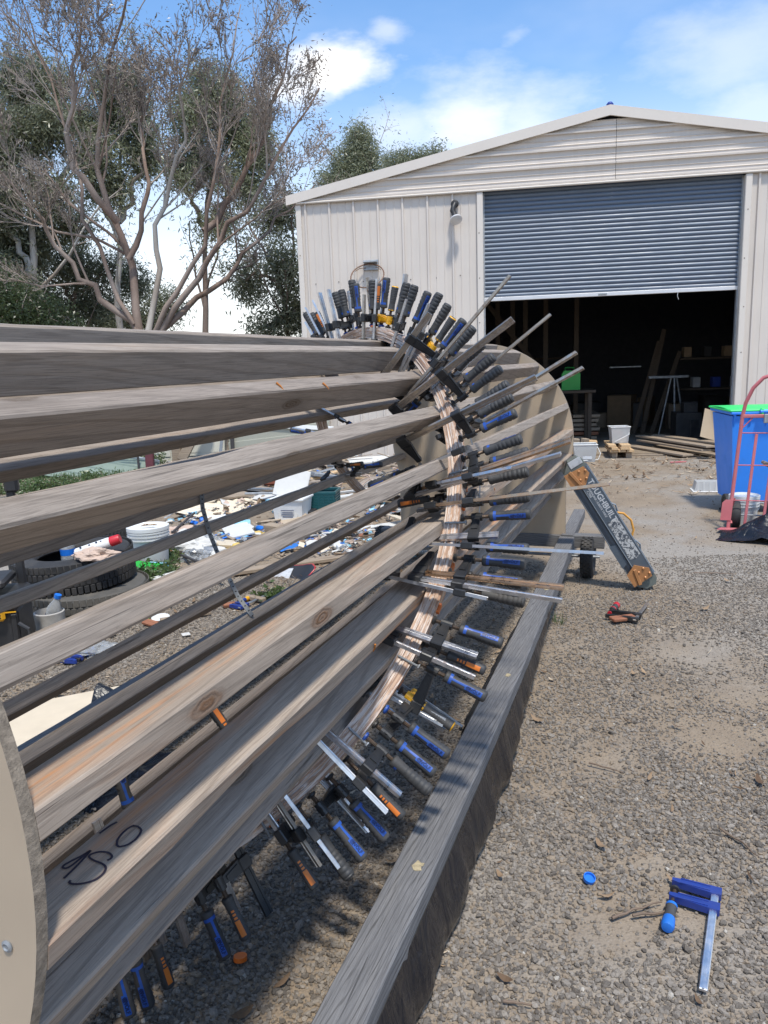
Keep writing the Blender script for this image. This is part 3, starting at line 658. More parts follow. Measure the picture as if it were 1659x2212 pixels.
# beam fixings and orange drips
M['orange_drip'] = plain('orange_resin', (.45, .16, .03), .3)
for k, s_, side in ((3, 2.0, 1), (3, 1.75, 1), (2, 2.1, -1), (10, 1.9, 1), (6, 3.1, 1), (7, 1.75, 1), (12, 2.2, 1), (20, 2.3, 1), (21, 1.7, 1), (19, 1.9, 1), (18, 1.6, 1)):
    th = BEAMS[k]; p = cyl(R0+.001, th+rng.uniform(-1, 1), s_)
    t = R_(th); rad = math.sin(t)*AX_E+math.cos(t)*UP
    b = MB().tube([p, p+AX_D*.004+rad*-.001+(math.cos(t)*AX_E-math.sin(t)*UP)*.014, p+AX_D*.006+(math.cos(t)*AX_E-math.sin(t)*UP)*.024-rad*.004], [.003, .002, .0012], 6); part('resin_drip', b, M['orange_drip'], drum)
# perforated straps
M['strap_metal'] = plain('dull_galvanised_strap', (.17, .18, .19), .6, metal=.3)
def strap(pts_, nrm, w=.02):
    P = np.array(pts_); n_ = 24; tt = np.linspace(0, len(P)-1, n_); P = np.stack([np.interp(tt, range(len(P)), P[:, i]) for i in range(3)], 1)
    d_ = np.gradient(P, axis=0); d_ /= np.linalg.norm(d_, axis=1, keepdims=True); sd = np.cross(nrm, d_); sd /= np.linalg.norm(sd, axis=1, keepdims=True)
    b = MB(); b.grid(np.stack([P-sd*w/2, P+sd*w/2])); b.grid(np.stack([P+sd*w/2, P-sd*w/2])+nrm*.0012)
    return b, P
def inner_hit(x, y, r):
    d_ = ray(x, y); ox, oz = AX_A, EYE-AX_Z; dx, dz = d_@AX_E, d_[2]; A = dx*dx+dz*dz; B = ox*dx+oz*dz; C = ox*ox+oz*oz-r*r
    return C_P + d_*((-B+math.sqrt(B*B-A*C))/A)
for pts_, lab in (([(436, 1060), (437, 1095), (452, 1150), (470, 1195), (495, 1250), (515, 1290), (545, 1330)], 0),):
    q = [inner_hit(x, y, .598) for x, y in pts_]; b, P = strap(q, V3(.5, -.8, .2)); o = part('metal_strap', b, M['strap_metal'], drum)
    hole = MB().lathe([(0, 0), (.004, 0), (.004, .0006), (0, .0006)], 8); hm = hole.mesh('strap_hole', M['black_plastic'])
    fr = frame(x=V3(.8, .5, 0), z=V3(.5, -.8, .2))
    for j in range(1, 24): raw('strap_hole', hm, drum, P[j]-np.array(drum.location)+V3(.5, -.8, .2)*.002, fr)
q = [cyl(R0+.004, th, s_) for th, s_ in ((58, 2.95), (66, 2.93), (74, 2.9), (82, 2.86), (90, 2.82), (100, 2.78))]
Pq = np.array(q); b = MB(); b.grid(np.stack([Pq-AX_D*.01, Pq+AX_D*.01])); part('metal_strap', b, M['strap_metal'], drum)

# ================================================================== trolley under the drum
trol = thing('timber_trolley', 'low wheeled trolley of weathered timber rails under the drum', 'trolley', lat(0, 3.2, 0))
def timber(name, a, b, w, h, mat, parent, up=(0, 0, 1), seed=0, ch=.005, bow=0.0):
    a, b = np.asarray(a, float), np.asarray(b, float); x = b-a; L = np.linalg.norm(x); fr = frame(x, np.asarray(up, float))
    mb = MB(); r = np.random.default_rng(seed); n = max(3, int(L/.15)); xs_ = np.linspace(0, L, n); P = np.zeros((n, 9, 3))
    sec = np.array([(-w/2+ch, h/2), (w/2-ch, h/2), (w/2, h/2-ch), (w/2, -h/2+ch), (w/2-ch, -h/2), (-w/2+ch, -h/2), (-w/2, -h/2+ch), (-w/2, h/2-ch)])
    for j in range(n):
        s_ = sec+r.normal(0, .0007, (8, 2)); s_ = np.vstack([s_, s_[:1]]); P[j, :, 0] = xs_[j]; P[j, :, 1:] = s_; P[j, :, 1] += bow*math.sin(math.pi*xs_[j]/L)
    mb.grid(P[:, ::-1]); mb.add(P[0, :8], [tuple(range(8))]); mb.add(P[-1, :8], [tuple(range(8))[::-1]])
    o = raw(name, mb.mesh(name, mat, True, 28), parent, a - (np.array(world_of(parent).translation) if parent is not None else 0), fr)
    return o
for sg in (1, -1):
    def L_(l, s, z): return lat(l if sg > 0 else -l, s, z)
    timber('rail', L_(.793, .55, .222), L_(.668, 5.62, .272), .112, .09, M['rail_wood'], trol, seed=3+sg, bow=-.022*sg)
    timber('rail_extension', L_(.668, 5.63, .29), L_(.645, 6.60, .30), .092, .075, M['rail_wood'], trol, seed=9+sg)
    timber('lower_rail', L_(.775, 1.2, .145), L_(.672, 5.55, .185), .045, .06, M['rail_wood'], trol, seed=5+sg, bow=-.02*sg)
    wr = raw('wheel', None, trol, L_(.815, 5.70, .155)-np.array(trol.location), np.stack([AX_D, UP, AX_E], 1))
    tw = .046
    b = MB(); b.lathe([(.075, -tw*.7), (.10, -tw), (.135, -tw), (.15, -tw*.75), (.155, -tw*.3), (.155, tw*.3), (.15, tw*.75), (.135, tw), (.10, tw), (.075, tw*.7)], 36, cap=False)
    for i in range(28):                                             # tread blocks
        for j, zz in enumerate((-.030, -.010, .010, .030)):
            a = 2*math.pi*(i+.5*(j % 2))/28; b.box((.156*math.cos(a), .156*math.sin(a), zz), (.010, .022, .015), eul(0, 0, a), .002)
    M['tyre'] = M.get('tyre') or plain('tyre_rubber', (.028, .027, .027), .75, var=.25, dirt=(.16, .14, .12), damt=.5, bump=.25)
    lpart('tyre', b, M['tyre'], wr)
    lpart('rim', MB().lathe([(.0, -.03), (.03, -.035), (.078, -.022), (.078, .022), (.03, .035), (0, .03)], 20), M['alu'], wr, smooth=True)
    part('support_block', MB().box(L_(.70, .60, .11), (.14, .12, .217), np.stack([AX_E, AX_D, UP], 1), .006), M['weathered_dark'], trol)
timber('cross_beam', lat(-.80, 5.66, .27), lat(.93, 5.72, .27), .09, .094, M['rail_wood'], trol, seed=31)
timber('cross_beam', lat(-.79, .60, .27), lat(.79, .60, .27), .09, .094, M['rail_wood'], trol, seed=32)
b = MB().tube([lat(-.9, 5.70, .155), lat(.9, 5.70, .155)], .012, 10); part('axle', b, M['galv'], trol)
for s_, l_, w_ in ((1.75, .763, .02), (3.05, .731, .015), (4.3, .70, .016)):                 # pale knots in the rail
    p = lat(l_+.012+.02*math.sin(math.pi*(s_-.55)/5.07), s_, .2675+.05*(s_-.55)/5.07); a_ = np.linspace(0, 2*math.pi, 15)[:-1]; rr = w_*(1+.25*rng.normal(size=14))
    pol = np.stack([rr*np.cos(a_)*1.0, rr*np.sin(a_)*.72], 1); b = MB().prism(pol, 0, .0012, np.stack([AX_D, -AX_E, UP], 1), p)
    M['knot'] = M.get('knot') or plain('pale_knot', (.38, .31, .19), .8, var=.5, scale=60, bump=.6)
    part('knot', b, M['knot'], trol)
b = MB(); p = lat(.785, 1.13, .274); b.tube([p, p+AX_D*-.03+AX_E*.008, p+AX_D*-.07+AX_E*.03], [.011, .008, .003], 8); part('resin_drip', b, M['orange_drip'], trol, smooth=True)
b = MB(); p = lat(.836, 1.17, .255); b.tube([p+UP*.014, p, p-UP*.05], [.002, .004, .002], 6); part('resin_drip', b, M['orange_drip'], trol, smooth=True)
# black plastic sheet hanging from the rail
M['film'] = (lambda k: k.done(k.mix(k.ramp(k.noise(k.coords((3, 3, 8)), 2.2, 5, .65), .5, .75, 0, .5), (.007, .008, .012), (.026, .024, .023)), k.ramp(k.noise(k.coords(), 8, 4, .6), .3, .7, .18, .38), 0, k.bump(k.noise(k.coords((1.2, 1.2, .55)), 9, 4, .55, 1.5), .55, .03), .5))(N('black_film'))
def film(l_fn, s0, s1, z0, name, label, prof, ns=90, seed=1):
    r = np.random.default_rng(seed); ss = np.linspace(s0, s1, ns); rows = []
    fl = [mnoise.noise(Vector((s*5.2, seed*3.3, 0))) for s in ss]; f2 = [mnoise.noise(Vector((s*13, seed*7.7, 2))) for s in ss]
    for i, s in enumerate(ss):
        row = []
        for j, (dl, dz) in enumerate(prof):
            k_ = j/(len(prof)-1); tp = min(1.0, max(.12, (s1-s)/(.45*(s1-s0)))); row.append(lat(l_fn(s)+dl*tp*(1+.45*fl[i]*k_)+.020*f2[i]*(.3+.7*k_)*tp, s+.012*f2[i]*k_, max(.012, z0+.05*(s-.55)/5.07+dz*tp*(1+.12*fl[i])+.004*f2[i])))
        rows.append(row)
    b = MB(); b.grid(np.array(rows)); o = part(name, b, M['film'], smooth=True, angle=None); return tag(o, label, 'plastic sheet')
rail_l = lambda s: .793-(.793-.668)*(s-.55)/5.07+.058+.022*math.sin(math.pi*(s-.55)/5.07)
film(rail_l, .7, 4.3, .212, 'plastic_sheet', 'black plastic film hanging from the trolley rail to the gravel', [(0, 0), (.004, -.02), (.010, -.05), (.018, -.085), (.026, -.12), (.028, -.16), (.016, -.197)])
film(lambda s: rail_l(s)-.118, 2.75, 4.6, .22, 'plastic_sheet', 'black plastic film bulging on the inner side of the rail', [(0, 0), (-.03, -.03), (-.06, -.07), (-.075, -.10), (-.07, -.15), (-.03, -.20)], 60, 5)

# ================================================================== laminated strip wound round the drum
def strip_s(th): return 2.30+(92.5-th)*.0126
TH = np.linspace(186, -118, 190)
def ply_material(name, col, glue):
    k = N(name); co = k.coords((1, 1, 1), src='UV')
    st = k.new('ShaderNodeMapping'); k.l.new(co, st.inputs[0]); st.inputs['Scale'].default_value = (9, 60, 1)
    n = k.noise(st.outputs[0], 1.5, 5, .65); gl = k.new('ShaderNodeMapping'); k.l.new(co, gl.inputs[0]); gl.inputs['Scale'].default_value = (7, 70, 1)
    n2 = k.noise(gl.outputs[0], 1.2, 4, .7, .3)
    c = k.mix(k.ramp(n, .3, .7), sc3(col, .66), sc3(col, 1.14)); c = k.mix(k.ramp(n2, .50, .55, 0, glue), c, (.74, .69, .64))
    return k.done(c, .65, 0, k.bump(n, .4, .002), .35)
M['ply_a'] = ply_material('hardwood_ply', (.50, .335, .235), .55); M['ply_b'] = ply_material('hardwood_ply_dark', (.38, .235, .16), .6); M['glue'] = ply_material('white_glue_line', (.60, .50, .43), .9)
hand = thing('laminated_strip', 'curved laminated timber strip wound in a spiral round the drum', 'laminated strip', cyl(R0, 92, strip_s(92)))
def sweep(r0, r1, w, jit, seed, name, mat, th=TH):
    r = np.random.default_rng(seed); off = r.normal(0, jit); rows = []; acc = 0; U = []; prev = None
    for i, a in enumerate(th):
        t = R_(a); rad = math.sin(t)*AX_E+math.cos(t)*UP; tan = math.cos(t)*AX_E-math.sin(t)*UP
        T = tan*.72-AX_D*.722; T /= np.linalg.norm(T); B = np.cross(rad, T); ww = w+jit*mnoise.noise(Vector((a*.09, seed*3.1, 0)))
        c_ = cyl(0, a, strip_s(a)); o_ = off+jit*1.3*mnoise.noise(Vector((a*.05, seed*5.7, 3)))
        q = [c_+rad*r_+B*(b_*ww/2+o_) for r_, b_ in ((r0, -1), (r1, -1), (r1, 1), (r0, 1), (r0, -1))]; rows.append(q)
        if prev is not None: acc += np.linalg.norm(q[0]-prev)
        prev = q[0]; U.append(acc)
    b = MB(); b.grid(np.array(rows)); n_ = b.n; b.add(np.array(rows[0][:4]), [(0, 1, 2, 3)]); b.add(np.array(rows[-1][:4]), [(3, 2, 1, 0)])
    o = part(name, b, mat, hand); me = o.data; uv = me.uv_layers.new(name='UVMap'); cc = [0, .008, .05, .058, .11]
    for l in me.loops:
        vi = l.vertex_index
        if vi < n_: uv.data[l.index].uv = (U[vi//5]+seed*3.7, cc[vi % 5]+seed*.3)
        else: uv.data[l.index].uv = (seed, .01*(vi % 4))
    return o
nl = 6; thk = .0078
for i in range(nl):
    r0 = R0+.0005+i*(thk+.0006); sweep(r0, r0+thk, .046, .0016, i+1, 'lamination', M['ply_a'] if i % 2 == 0 else M['ply_b'])
    if i < nl-1: sweep(r0+thk-.0004, r0+thk+.0010, .0452, .0022, i+21, 'glue_line', M['glue'])
# screws that stick out of the strip, orange packers
b = MB().lathe([(.0, -.03), (.003, -.028)]+[(.0032+.0009*(i % 2), -.026+i*.0022) for i in range(28)]+[(.0032, .036), (.0085, .04), (.0085, .043), (0, .044)], 8); wscrew = b.mesh('wood_screw', M['galv'])
def strip_frame(th):
    t = R_(th); rad = math.sin(t)*AX_E+math.cos(t)*UP; tan = math.cos(t)*AX_E-math.sin(t)*UP
    T = tan*.72-AX_D*.722; T /= np.linalg.norm(T); return rad, T, np.cross(rad, T)
for th, side in ((147.5, -1), (128.5, -1), (114, -1), (86.5, -1), (75, -1), (60.5, -1), (49, -1), (97, -1), (22, -1), (32, -1)):
    rad, T, B = strip_frame(th); p = cyl(R0+.035, th, strip_s(th)) + B*.027*(1 if B@AX_D < 0 else -1)
    raw('wood_screw', wscrew, hand, p-np.array(hand.location), np.stack([np.cross(B, rad+.2*T)/np.linalg.norm(np.cross(B, rad+.2*T)), np.cross(rad+.2*T, np.cross(B, rad+.2*T))/np.linalg.norm(np.cross(rad+.2*T, np.cross(B, rad+.2*T))), (rad+.2*T)/np.linalg.norm(rad+.2*T)], 1) if False else frame(T, rad+.25*T))
M['packer'] = plain('orange_packer', (.55, .13, .02), .45)
for i, th in enumerate((146, 117, 103, 88.5, 82, 76.5, 5, 109, 95)):
    rad, T, B = strip_frame(th); s_ = 1 if B@AX_D < 0 else -1
    p = cyl(R0+.025+.02*(i % 2), th, strip_s(th)) - B*s_*(.03 if i % 2 else -.002) + (rad*.028 if i % 2 == 0 else 0)
    part('packer', MB().box(p, (.032, .018, .012), np.stack([T, B, rad], 1), .002), M['packer'], hand)

# ================================================================== clamps
HANDLE_L = dict(W=.135, O=.12, Y=.11)
def handle_meshes(kind):
    L = HANDLE_L[kind]; out = []
    zs = np.array([0, .012, .03, .06, .085, .10]+list(np.linspace(.12, .95, 40))+[.97, .99, 1.0])
    def rad_of(z):
        r = np.interp(z, [0, .012, .03, .085, .12, .30, .52, .90, .96, .99, 1.0], [.0095, .0155, .0175, .0175, .0165, .0150, .0172, .0188, .0180, .0150, .010])
        return r*(1.0 if kind == 'W' else .88)
    n = 20; a = np.linspace(0, 2*math.pi, n, endpoint=False); V = []
    for z in zs:
        r = np.full(n, rad_of(z)); r *= 1-.045*np.cos(2*a)**2 + .02
        if kind != 'Y' and .30 < z < .93:
            groove = (math.sin((z-.30)*2*math.pi*9) < -.35); sector = np.cos(a) < .35
            if groove: r = np.where(sector, r-.0016, r)
        if kind == 'Y' and .40 < z < .9 and int(z*30) % 2: r = r-.0008
        V.append(np.stack([r*np.cos(a), r*np.sin(a), np.full(n, z*L)], 1))
    k = len(zs); b = MB(); b.add(np.concatenate(V), [(i*n+q, i*n+(q+1) % n, (i+1)*n+(q+1) % n, (i+1)*n+q) for i in range(k-1) for q in range(n)]+[tuple(range(n))[::-1], tuple((k-1)*n+q for q in range(n))])
    hm = b.mesh('grip', M['grip'], True, 35)
    def patch(b, z0, z1, a0, a1, lift, taper=0.0):
        zz = np.linspace(z0, z1, 12); P = []
        for i, z in enumerate(zz):
            k_ = 1-taper*(1-i/11); aa = np.linspace(a0*k_, a1*k_, 9)
            r = (rad_of(z)*(1-.045*np.cos(2*aa)**2+.02))+lift; P.append(np.stack([r*np.cos(aa), r*np.sin(aa), np.full(9, z*L)], 1))
        b.grid(np.array(P))
    b = MB()
    if kind == 'W':
        patch(b, .50, .90, -.40, .40, .0009); patch(b, .18, .505, -.40, .02, .0008, -.0); patch(b, .115, .185, -1.5, 1.0, .0007)
        return hm, b.mesh('grip_inlay', M['blue_grip'], True)
    if kind == 'O':
        patch(b, .52, .88, -.42, .42, .0009)
        for z in (.28, .36, .44): patch(b, z, z+.045, -.3, .3, .0009)
        return hm, b.mesh('grip_inlay', M['orange_grip'], True)
    patch(b, .955, .995, -3.15, 3.15, .0012); patch(b, .03, .075, -3.15, 3.15, .001)
    return hm, b.mesh('grip_inlay', M['yellow'], True)
HM = {k: handle_meshes(k) for k in 'WOY'}
def jaw_mesh(name, mat, hs):
    """unit reach along X: sleeve at X=1 (scaled), nose at X=0; local Z thickness about 0"""
    b = MB(); return b
BAR_SEC = [(-.012, -.0045), (-.005, -.0045), (-.004, -.0025), (.004, -.0025), (.005, -.0045), (.012, -.0045), (.012, .0045), (.005, .0045), (.004, .0025), (-.004, .0025), (-.005, .0045), (-.012, .0045)]
bar_me = {}
def bar_mesh(mat, wide):
    key = (mat, wide)
    if key not in bar_me:
        b = MB(); b.prism([(x*wide, y*wide) for x, y in BAR_SEC], 0, 1); bar_me[key] = b.mesh('bar', M[mat])
    return bar_me[key]
jaws = {}
def jaw(reach, mat, slide):
    key = (round(reach, 3), mat, slide)
    if key not in jaws:
        b = MB(); r = key[0]; h1, h0 = (.036, .022) if slide else (.040, .020); w = .016
        top = -.0; pol = [(r+.017, -h1/2), (r+.017, h1/2), (r-.02, h1/2), (.012, h0/2), (-.010, h0/2), (-.013, 0), (-.010, -h0/2), (.012, -h0/2), (r-.02, -h1/2)]
        Mx = np.array([[1, 0, 0], [0, 0, -1], [0, 1, 0]], float); b.prism(pol, -w/2, w/2, Mx)
        b.prism([(r-.024, h1*.30), (.020, h0*.25), (.020, -h0*.25), (r-.024, -h1*.30)], -w/2-.0035, -w/2+.0005, Mx); b.prism([(r-.024, h1*.30), (.020, h0*.25), (.020, -h0*.25), (r-.024, -h1*.30)], w/2-.0005, w/2+.0035, Mx)
        if slide: b.lathe([(.0, -.018), (.0135, -.018), (.0135, .018), (0, .018)], 12)
        b.box((r, 0, 0), (.036, .022, h1), None, .003)
        jaws[key] = b.mesh('jaw', M[mat], False)
    return jaws[key]
screw_me = MB().lathe([(.0055+.0012*(i % 2), i/48) for i in range(49)], 8).mesh('screw_thread', M['thread'])
pads = {m_: MB().lathe([(0, -.0055), (.013, -.0055), (.0145, .0), (.009, .004), (.0, .0055)], 14).mesh('pressure_pad', M[m_], True, 40) for m_ in ('blue_grip', 'packer', 'cast', 'yellow')}
wolf = text_mesh('WÖLF', .0135, M['dark_letter'], .0003, True); 
chev = MB()
for i in range(3): chev.prism([(-.006, .0+i*.004), (0, -.004+i*.004), (.006, .0+i*.004), (.006, .002+i*.004), (0, -.002+i*.004), (-.006, .002+i*.004)], -.0003, .0003)
chev_me = chev.mesh('chevron_mark', M['dark_letter'])
CL = [  # kind, angle, along, handle start radius, bar offset round / along, bar end radius, bar finish, inlay to the viewer?
 ('W',169.5,1.279,.87,0,.1,.93,'rusty',1),('W',167.6,1.311,.87,0,.1,.91,'steel',1),('O',165.8,1.361,.87,0,.1,.95,'steel',1),('W',158.4,1.446,.846,0,.1,.93,'steel',1),('O',154.3,1.469,.834,-.026,.081,.95,'cast',1),
 ('O',145.5,1.617,.837,-.088,-.043,.894,'rusty',1),('W',141.1,1.664,.858,-.074,-.096,.924,'steel',0),('W',138.1,1.69,.844,0,.1,.93,'steel',1),('W',134.6,1.74,.85,.071,.052,.95,'bright',1),('O',132.3,1.809,.863,-.051,-.101,.927,'bright',1),
 ('W',126.4,1.838,.857,-.007,-.107,.928,'steel',0),('W',125.4,1.894,.84,0,.1,.93,'steel',1),('W',121.8,1.918,.842,0,.1,.93,'steel',1),('Y',120.4,2.018,.837,.048,.115,.971,'galv',1),('W',112.8,2.04,.854,.121,-.031,.91,'bright',1),
 ('O',108.6,2.05,.837,-.013,-.09,.944,'steel',1),('W',104.3,2.113,.84,.028,-.08,.923,'steel',1),('W',98.4,2.224,.865,-.03,-.121,.908,'steel',0),('W',94.9,2.22,.851,.003,-.094,1.118,'steel',1),('W',92.4,2.276,.847,.025,-.111,1.114,'copper_bar',1),
 ('W',90.1,2.317,.85,-.021,-.082,1.217,'steel',1),('W',84.3,2.384,.849,.048,-.07,.889,'steel',1),('W',81.4,2.425,.845,-.023,-.099,1.238,'copper_bar',0),('W',77.1,2.48,.843,-.032,-.093,.95,'steel',0),('W',73.6,2.528,.851,.027,-.114,1.104,'steel',1),
 ('W',70.8,2.544,.839,.053,-.067,1.132,'copper_bar',0),('W',65.7,2.61,.84,-.076,-.067,1.095,'rusty',1),('W',62.4,2.651,.844,.025,.097,1.22,'rusty',0),('W',59.6,2.689,.846,.025,.097,1.22,'rusty',0),('W',55.7,2.754,.842,-.104,-.069,1.115,'rusty',0),
 ('W',52.7,2.762,.844,0,.1,1.21,'rusty',0),('W',48.7,2.805,.836,0,.1,.93,'steel',0),('W',43.8,2.883,.84,.001,-.107,1.205,'rusty',0),('W',40.8,2.899,.834,-.103,-.071,.915,'rusty',1),('Y',37.2,2.983,.83,-.056,.089,.935,'galv',1),
 ('W',33.6,3.036,.83,-.044,.117,.91,'galv',0),('W',29.7,3.083,.846,.032,-.087,.90,'steel',0),('W',26.7,3.092,.83,.05,-.09,.93,'steel',1),('W',20.8,3.196,.83,.025,-.122,.905,'steel',0),('W',17.5,3.247,.83,-.05,.1,1.0,'steel',0),
 ('Y',13.1,3.31,.83,-.071,.071,.906,'galv',1),('W',8.8,3.377,.839,.06,.08,1.0,'steel',1),('O',5.6,3.414,.83,.03,-.1,.96,'steel',1),('W',3.6,3.432,.83,.003,-.112,.892,'rusty',0),('W',-3.9,3.523,.83,.095,-.081,.973,'rusty',1),
 ('W',-5.4,3.539,.852,-.057,.076,.949,'steel',0),('W',-10.8,3.609,.83,-.013,-.124,.96,'steel',0),('W',-14.1,3.655,.837,-.03,-.12,.97,'steel',0),('O',-25.4,3.795,.834,.052,-.114,.985,'steel',1),('W',-28.1,3.827,.839,.035,-.12,.979,'steel',0),
 ('W',-29.3,3.808,.855,.024,-.123,.911,'steel',0),('W',-79.8,4.493,.856,.03,-.09,.93,'steel',1),('W',-84.0,4.52,.85,.03,-.09,.95,'steel',0)]
CI = [  # the ones turned round, handle inside the drum
 ('W',68.5,2.563,0,-.095,.84),('O',79.6,2.512,.02,-.09,.83),('W',45.4,2.92,-.02,-.095,.86),('O',143,1.64,-.03,-.09,.86),('W',164,1.40,.02,-.09,.86),('W',-62.8,4.25,.03,-.09,.82),('W',-99,4.60,-.03,-.09,.83),('O',-96,4.55,.03,-.09,.83)]
ordw = lambda n: f"{n}{'th' if 10 <= n % 100 <= 20 else {1: 'st', 2: 'nd', 3: 'rd'}.get(n % 10, 'th')}"
HN = dict(W='blue and black', O='orange and black', Y='yellow and black')
BN = dict(rusty='rusty bar', steel='shiny bar', bright='bright wide bar', copper_bar='copper tinted bar', galv='galvanised bar', cast='black bar')
def make_clamp(kind, th, s, rb, u, v, rt, bar, face, label, inward=False, group='clamps along the laminated strip'):
    t = R_(th); rad = math.sin(t)*AX_E+math.cos(t)*UP; tan = math.cos(t)*AX_E-math.sin(t)*UP
    X = tan*u+AX_D*v; reach = float(np.linalg.norm(X)); X = X/reach; Z = rad if not inward else -rad; Y = np.cross(Z, X)
    base = cyl(R0 if not inward else R0+.0535, th, s); root = thing('bar_clamp', label, 'clamp', base, np.stack([X, Y, Z], 1), group)
    near_b = min(abs((th-b_+180) % 360-180) for b_ in BEAMS) < 4.6
    if not inward: zi = -.0965 if near_b else -.0015; contact = .0540
    else: zi = 0.0; contact = .0545+(.096 if near_b else .0)
    zh = (rb-R0) if not inward else contact+.085
    L = HANDLE_L[kind]; zt = (rt-R0) if not inward else max(zh+.02, rt-R0)
    jm = 'cast' if kind != 'Y' else 'yellow'; wide = 1.15 if bar == 'bright' else (1.0 if kind != 'Y' else .62)
    raw('bar', bar_mesh(bar, wide), root, (reach, 0, zi-.038), None, (1, 1, zt-zi+.038))
    raw('fixed_jaw', jaw(reach, 'cast', False), root, (0, 0, zi-.021))
    raw('sliding_jaw', jaw(reach, jm, True), root, (0, 0, zh-.040))
    raw('screw_thread', screw_me, root, (0, 0, contact+.004), None, (1, 1, zh-contact+.004))
    raw('pressure_pad', pads['blue_grip' if kind == 'W' and rng.random() < .3 else 'cast'], root, (0, 0, contact+.0015+.0055))
    # which way the coloured side of the grip looks
    to = C_P-(base+Z*(zh+L/2)); to = to-Z*(to@Z); to /= np.linalg.norm(to)
    ang = math.atan2(to@Y, to@X) + (rng.uniform(-.45, .45) if face else rng.choice([-1, 1])*rng.uniform(1.5, 2.3))
    Rz = eul(0, 0, ang); hm, im = HM[kind]
    hd = raw('handle', hm, root, (0, 0, zh), Rz); raw('grip_inlay', im, hd)
    if kind == 'W':
        Tm = np.stack([V3(0, 0, 1), V3(0, -1, 0), V3(1, 0, 0)], 1)
        raw('lettering', wolf, hd, (.0199, 0, .72*L), Tm); raw('chevron_mark', chev_me, hd, (.0192, 0, .555*L), np.stack([V3(0, 1, 0), V3(0, 0, 1), V3(1, 0, 0)], 1))
    return root
for i, (kind, th, s, rb, u, v, rt, bar, face) in enumerate(CL):
    lab = f"{HN[kind]} handled clamp with {BN[bar]}, {ordw(i+1)} up the strip from below"
    make_clamp(kind, th, s, rb, u, v, rt, bar, face, lab)
for i, (kind, th, s, u, v, rt) in enumerate(CI):
    nm = ['just left of the strip at mid height', 'below the beam left of the strip', 'under the rusty bars near the top', 'seen between lower beams at mid left', 'low between the lowest beams', 'high on the far side above white glare', 'on the far side over the rubbish heap', 'crossing another clamp on the far side'][i]
    make_clamp(kind, th, s, 0, u, v, rt, 'steel', 1, f"{HN[kind]} clamp handle inside the drum, {nm}", True, 'clamps turned inside the drum')

# ================================================================== right-hand side: saw horse, bin, hand truck, things by the door
M['slate'] = plain('slate_blue_steel', (.085, .108, .135), .42, metal=.15, var=.1, scale=6, dirt=(.17, .15, .13), damt=.3, bump=.05)
M['slate_light'] = plain('worn_steel_edge', (.20, .225, .25), .45, metal=.2, var=.15)
M['copper'] = plain('orange_copper_bracket', (.46, .215, .085), .42, metal=.25, var=.15, dirt=(.2, .12, .07))
M['olive'] = plain('grey_rubber_foot', (.13, .145, .13), .6, dirt=(.2, .18, .15))
M['white_print'] = plain('white_print', (.50, .51, .52), .6, var=.1, dirt=(.12, .13, .15), damt=.7, dscale=30)
def sticker_mat():
    k = N('torn_sticker'); co = k.coords(); n = k.noise(co, 28, 6, .75, 1.2); n2 = k.noise(co, 9, 3, .5)
    c = k.mix(k.ramp(n, .46, .52), (.06, .07, .085), (.46, .46, .45)); c = k.mix(k.ramp(n2, .55, .65, 0, .6), c, (.3, .3, .3)); return k.done(c, .6, 0, k.bump(n, .3, .001))
M['sticker'] = sticker_mat()
Bc = spot(1396, 1257, .055); Tc = spot(1236, 1003, .90); ax = Bc-Tc; LS = float(np.linalg.norm(ax)); FX = frame(ax, C_P-(Bc+Tc)/2 + V3(0, 0, .2))   # X down the leg, Y to the right, Z to the viewer
horse = thing('saw_horse', 'folded dark steel saw horse leaning between ground and drum', 'saw horse', Tc, FX)
W2 = .085
prof = [(-W2, -.05), (-W2, .018), (-W2+.03, .030), (-.035, .030), (-.025, .045), (W2-.012, .045), (W2, .03), (W2, -.05)]
b = MB(); b.prism(prof, .05, LS-.05, np.array([[0, 0, 1], [1, 0, 0], [0, 1, 0]], float)); lpart('leg_body', b, M['slate'], horse)
for yy, zz in ((-.028, .044), (W2-.008, .044), (-W2+.004, .02)): lpart('fold_ridge', MB().box((LS/2, yy, zz), (LS-.16, .006, .006), None, .002), M['slate_light'], horse)
lpart('hinge_cover', MB().prism([(LS-.36, -W2-.004), (LS-.36, -.04), (LS-.30, -.03), (LS-.2, -.04), (LS-.18, -W2-.004)], .02, .036), M['slate'], horse)
Q_ = lambda pol, sg: [(x*sg, y) for x, y in (pol if sg > 0 else pol[::-1])]
for x0, sg in ((.0, 1), (LS, -1)):
    lpart('end_cap', MB().prism(Q_([(-.035, -.02), (.03, -W2), (.10, -W2), (.10, W2-.01), (.0, W2-.01), (-.035, .05)], sg), -.045, .028, np.eye(3), (x0, 0, 0)), M['olive'], horse)
    br = raw('end_bracket', MB().prism(Q_([(.03, -W2-.004), (.13, -W2-.004), (.17, -.01), (.10, W2-.02), (.04, W2-.03)], sg), .046, .056).mesh('end_bracket', M['copper']), horse, (x0, 0, 0))
    lpart('bracket_rib', MB().box((.085*sg, -.035, .06), (.12, .022, .014), eul(0, 0, R_(10*sg)), .003), M['copper'], br)
    for bx, by in ((.055, .01), (.12, .03), (.07, .05), (.11, -.01)): lpart('bolt', MB().lathe([(.0, .056), (.009, .056), (.009, .062), (.005, .066), (0, .066)], 8, None, (bx*sg, by, 0)), M['copper'], br)
lpart('paper_tag', MB().box((-.005, .02, .03), (.05, .09, .004), None, .001), M['paper'] if 'paper' in M else M['white_print'], horse)
lpart('sticker', MB().prism([(LS-.53, -.012), (LS-.52, .05), (LS-.49, .064), (LS-.22, .066), (LS-.20, .02), (LS-.22, -.016)], .0455, .0464), M['sticker'], horse)
